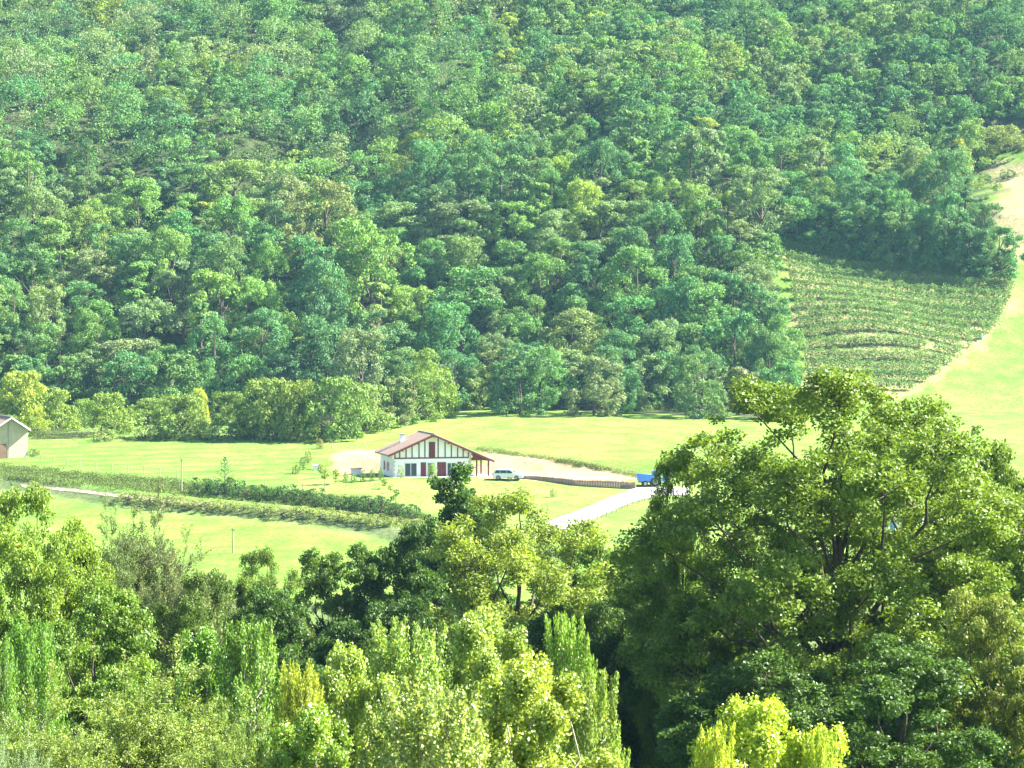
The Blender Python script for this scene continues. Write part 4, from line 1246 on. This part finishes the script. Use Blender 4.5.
grow_proto('willow1', 62, 10, 14, dict(willp, nl=40), 'leafnear', 'palebark')


def near(kind, proto, px, top, dist, wpx, color, label, cat='tree', group=None, rz=None):
    x = (px - CX) / FOC * dist; z = float(terr(x, dist))
    zt = -(math.tan(PITCH + math.atan((top - CY) / FOC))) * dist
    if color[0] < .09: color = tuple(q * .7 for q in color)      # darker foliage colours deepened to imitate heavy foreground shade
    elif color[0] < .112: color = tuple(q * .88 for q in color)  # mid-dark foliage deepened less, for the same painted shade
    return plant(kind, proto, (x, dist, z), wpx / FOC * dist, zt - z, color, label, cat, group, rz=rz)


near('oak_tree', 'oak', 836, 364, 110, 392, (.105, .155, .035), 'big spreading broadleaf tree filling the right of the photo', rz=.7)
near('broadleaf_tree', 'ash', 684, 446, 113, 95, (.10, .155, .04), 'slim tree whose leaves hide the tractor, at the left flank of the big tree', rz=2.0)
near('broadleaf_tree', 'broad', 1005, 424, 118, 190, (.10, .15, .045), 'broadleaf tree cut by the right edge, beside the big spreading tree', rz=2.0)
near('broadleaf_tree', 'broadb', 1000, 585, 95, 150, (.115, .14, .045), 'brownish-green tree at the lower right edge', rz=.3)
near('broadleaf_tree', 'broad', 700, 545, 125, 200, (.06, .12, .03), 'dark green tree under the left side of the big spreading tree', rz=1.1)
near('broadleaf_tree', 'ash', 640, 570, 118, 130, (.07, .125, .03), 'slender dark tree left of the big spreading tree, with light gaps', rz=4.)
near('broadleaf_tree', 'broadb', 900, 640, 92, 240, (.06, .115, .03), 'dark tree below the big spreading tree, right of the yellow poplar', rz=5.)
near('broadleaf_tree', 'broad', 770, 640, 100, 220, (.06, .115, .03), 'dark tree below the big spreading tree, behind the yellow poplar', rz=3.)
near('broadleaf_tree', 'slim', 458, 462, 158, 115, (.055, .11, .035), 'dark upright tree whose tip stands before the farmhouse porch', rz=1.)
near('broadleaf_tree', 'broadb', 415, 515, 150, 110, (.05, .10, .03), 'dark rounded tree left of the yellow-green one', rz=2.5)
near('broadleaf_tree', 'ash', 520, 488, 140, 210, (.135, .175, .045), 'yellow-green tree with crooked limbs in the middle foreground', rz=1.8)
near('broadleaf_tree', 'broad', 590, 528, 150, 150, (.10, .16, .035), 'mid-green tree between the yellow-green tree and the drive', rz=.5)
near('broadleaf_tree', 'broadb', 650, 525, 165, 110, (.13, .18, .04), 'light green tree just below the gravel drive', rz=3.6)
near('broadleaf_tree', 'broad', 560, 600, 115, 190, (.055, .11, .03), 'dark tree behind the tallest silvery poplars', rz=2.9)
near('broadleaf_tree', 'broadb', 335, 545, 150, 110, (.075, .13, .035), 'dark green tree at the near edge of the lower field', rz=.9)
near('broadleaf_tree', 'ash', 268, 545, 140, 90, (.10, .15, .045), 'small tree with a thin raised top at the lower field edge', rz=2.2)
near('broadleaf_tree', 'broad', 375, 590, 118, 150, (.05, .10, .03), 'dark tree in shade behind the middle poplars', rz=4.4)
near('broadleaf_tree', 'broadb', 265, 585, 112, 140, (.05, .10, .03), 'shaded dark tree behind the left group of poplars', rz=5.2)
near('broadleaf_tree', 'broadb', 385, 540, 148, 110, (.065, .12, .035), 'dark green tree at the right end of the lower field', rz=.6)
near('broadleaf_tree', 'broadb', 220, 566, 138, 90, (.08, .13, .04), 'low dark tree at the lower field edge, left of the thin pole', rz=1.6)
near('broadleaf_tree', 'ash', 190, 570, 115, 120, (.085, .135, .04), 'mid-green tree right of the grey-green willow', rz=.2)
near('willow_tree', 'willow', 145, 474, 128, 125, (.10, .125, .085), 'grey-green willow rising above the lower field at left', 'tree', rz=1.4)
near('willow_tree', 'willow', 112, 486, 126, 100, (.10, .14, .08), 'dark grey-green willow behind the leaning pale one', 'tree', rz=5.4)
near('willow_tree', 'willow', 190, 522, 124, 120, (.12, .145, .095), 'pale greyish willow leaning right over the lower field', 'tree', rz=3.4)
near('walnut_tree', 'ash', 40, 480, 98, 150, (.12, .175, .045), 'yellow-green tree at the left edge reaching up to the barn', rz=2.6)
near('walnut_tree', 'broad', 78, 520, 102, 120, (.13, .18, .045), 'bright yellow-green tree in front of the grey-green willow', rz=.1)
near('broadleaf_tree', 'broadb', 95, 585, 92, 170, (.09, .15, .04), 'full mid-green tree above the golden willow', rz=4.9)
near('broadleaf_tree', 'broad', 0, 570, 90, 120, (.10, .16, .04), 'green tree cut by the left edge under the yellow-green tree', rz=1.9)
near('willow_tree', 'willow', 150, 630, 64, 250, (.13, .175, .065), 'golden willow filling the lower left foreground', rz=1.0)
near('willow_tree', 'willow', 45, 660, 60, 210, (.125, .17, .065), 'golden-green willow in the lower left corner', rz=2.8)
near('willow_tree', 'willow', 235, 680, 60, 150, (.125, .175, .065), 'small golden willow at the bottom, left of the poplars', rz=.4)
near('willow_tree', 'willow1', 5, 712, 50, 80, (.13, .19, .15), 'blue-grey leafed bush-like tree in the bottom left corner', rz=.4)
G1 = 'poplars in the foreground'
for i, (px, tp, d, w_, c, lab) in enumerate([
    (480, 602, 72, 150, (.15, .20, .08), 'tallest silvery poplar, in the middle of the foreground'),
    (408, 618, 70, 140, (.14, .20, .075), 'silvery poplar left of the tallest one'),
    (568, 612, 74, 80, (.12, .19, .05), 'slim poplar right of the tallest one, its tip standing apart'),
    (350, 640, 68, 120, (.15, .20, .07), 'poplar with pale leaves left in the middle clump'),
    (590, 670, 68, 90, (.13, .18, .06), 'low poplar at the right end of the middle clump'),
    (525, 650, 62, 180, (.16, .20, .06), 'near poplar speckled yellow, in front of the tallest one'),
    (430, 680, 58, 200, (.15, .19, .08), 'near poplar at the bottom centre with white leaf undersides'),
    (298, 658, 66, 70, (.19, .22, .05), 'narrow golden-yellow poplar between the green ones'),
    (250, 618, 74, 100, (.11, .185, .055), 'fresh green poplar above the small golden willow'),
    (205, 622, 76, 90, (.10, .18, .055), 'fresh green poplar left among the left poplars'),
    (310, 700, 60, 130, (.12, .18, .05), 'poplar at the bottom below the golden-yellow one'),
    (30, 618, 78, 80, (.10, .19, .05), 'fresh green poplar near the left edge'),
    (-5, 632, 76, 60, (.10, .18, .055), 'fresh green poplar cut by the left edge'),
    (768, 692, 60, 165, (.20, .255, .05), 'bright yellow poplar tip at the bottom right'),
    (715, 722, 58, 70, (.22, .26, .05), 'lower yellow poplar left of the bright yellow tip'),
    (822, 728, 59, 60, (.20, .25, .05), 'lower yellow poplar right of the bright yellow tip'),
]):
    near('poplar_tree', 'poplar%d' % ((2, 0, 1, 2, 1, 2, 0, 0, 1, 2, 2, 1, 0, 2, 1, 0)[i]), px, tp, d, w_, c, lab, 'tree', G1, rz=i * 1.3)

# ------------------------------------------------------------------ air
HAZE = True
if HAZE:
    m, nt, N, L = newmat('air')
    out = N.new('ShaderNodeOutputMaterial'); v = N.new('ShaderNodeVolumePrincipled')
    v.inputs['Color'].default_value = (.36, .72, 1.0, 1); v.inputs['Density'].default_value = .00006; v.inputs['Anisotropy'].default_value = .1
    L.new(v.outputs[0], out.inputs['Volume'])
    o = MB().box(-2600, 2600, -1600, 3000, -60, 300).build('haze', m); tag(o, 'thin blue summer haze filling the valley', 'haze', None, 'stuff')

# ------------------------------------------------------------------ light and camera
SUN_EL, SUN_AZ = R(39), R(80)          # azimuth from +Y towards +X
w = bpy.data.worlds.new('World'); SC.world = w; w.use_nodes = True
nt = w.node_tree; nt.nodes.clear()
sky = nt.nodes.new('ShaderNodeTexSky'); sky.sky_type = 'NISHITA'; sky.sun_disc = False
sky.sun_elevation = SUN_EL; sky.sun_rotation = SUN_AZ; sky.altitude = 200
bg = nt.nodes.new('ShaderNodeBackground'); bg.inputs[1].default_value = .05
wo = nt.nodes.new('ShaderNodeOutputWorld'); nt.links.new(sky.outputs[0], bg.inputs[0]); nt.links.new(bg.outputs[0], wo.inputs[0])
ld = bpy.data.lights.new('sun', 'SUN'); ld.energy = 5.0; ld.angle = R(.5); ld.color = (1.0, .96, .88)
lo_ = bpy.data.objects.new('sun', ld); COL.objects.link(lo_)
from mathutils import Vector
dv = Vector((math.sin(SUN_AZ) * math.cos(SUN_EL), math.cos(SUN_AZ) * math.cos(SUN_EL), math.sin(SUN_EL)))
lo_.rotation_euler = dv.to_track_quat('Z', 'Y').to_euler(); lo_.location = (60, 100, 120)

cd = bpy.data.cameras.new('camera'); cd.sensor_width = 36; cd.lens = FOC / 1024 * 36; cd.clip_start = .5; cd.clip_end = 6000
co = bpy.data.objects.new('camera', cd); COL.objects.link(co); co.location = (0, 0, 0); co.rotation_euler = (R(90) - PITCH, 0, 0)
SC.camera = co
SC.view_settings.view_transform = 'Standard'; SC.view_settings.look = 'None'
SC.view_settings.exposure = 2.8; SC.view_settings.gamma = 1; SC.view_settings.use_curve_mapping = False
SC.cycles.max_bounces = 5; SC.cycles.diffuse_bounces = 2; SC.cycles.transmission_bounces = 3; SC.cycles.glossy_bounces = 2; SC.cycles.transparent_max_bounces = 8; SC.cycles.volume_bounces = 0
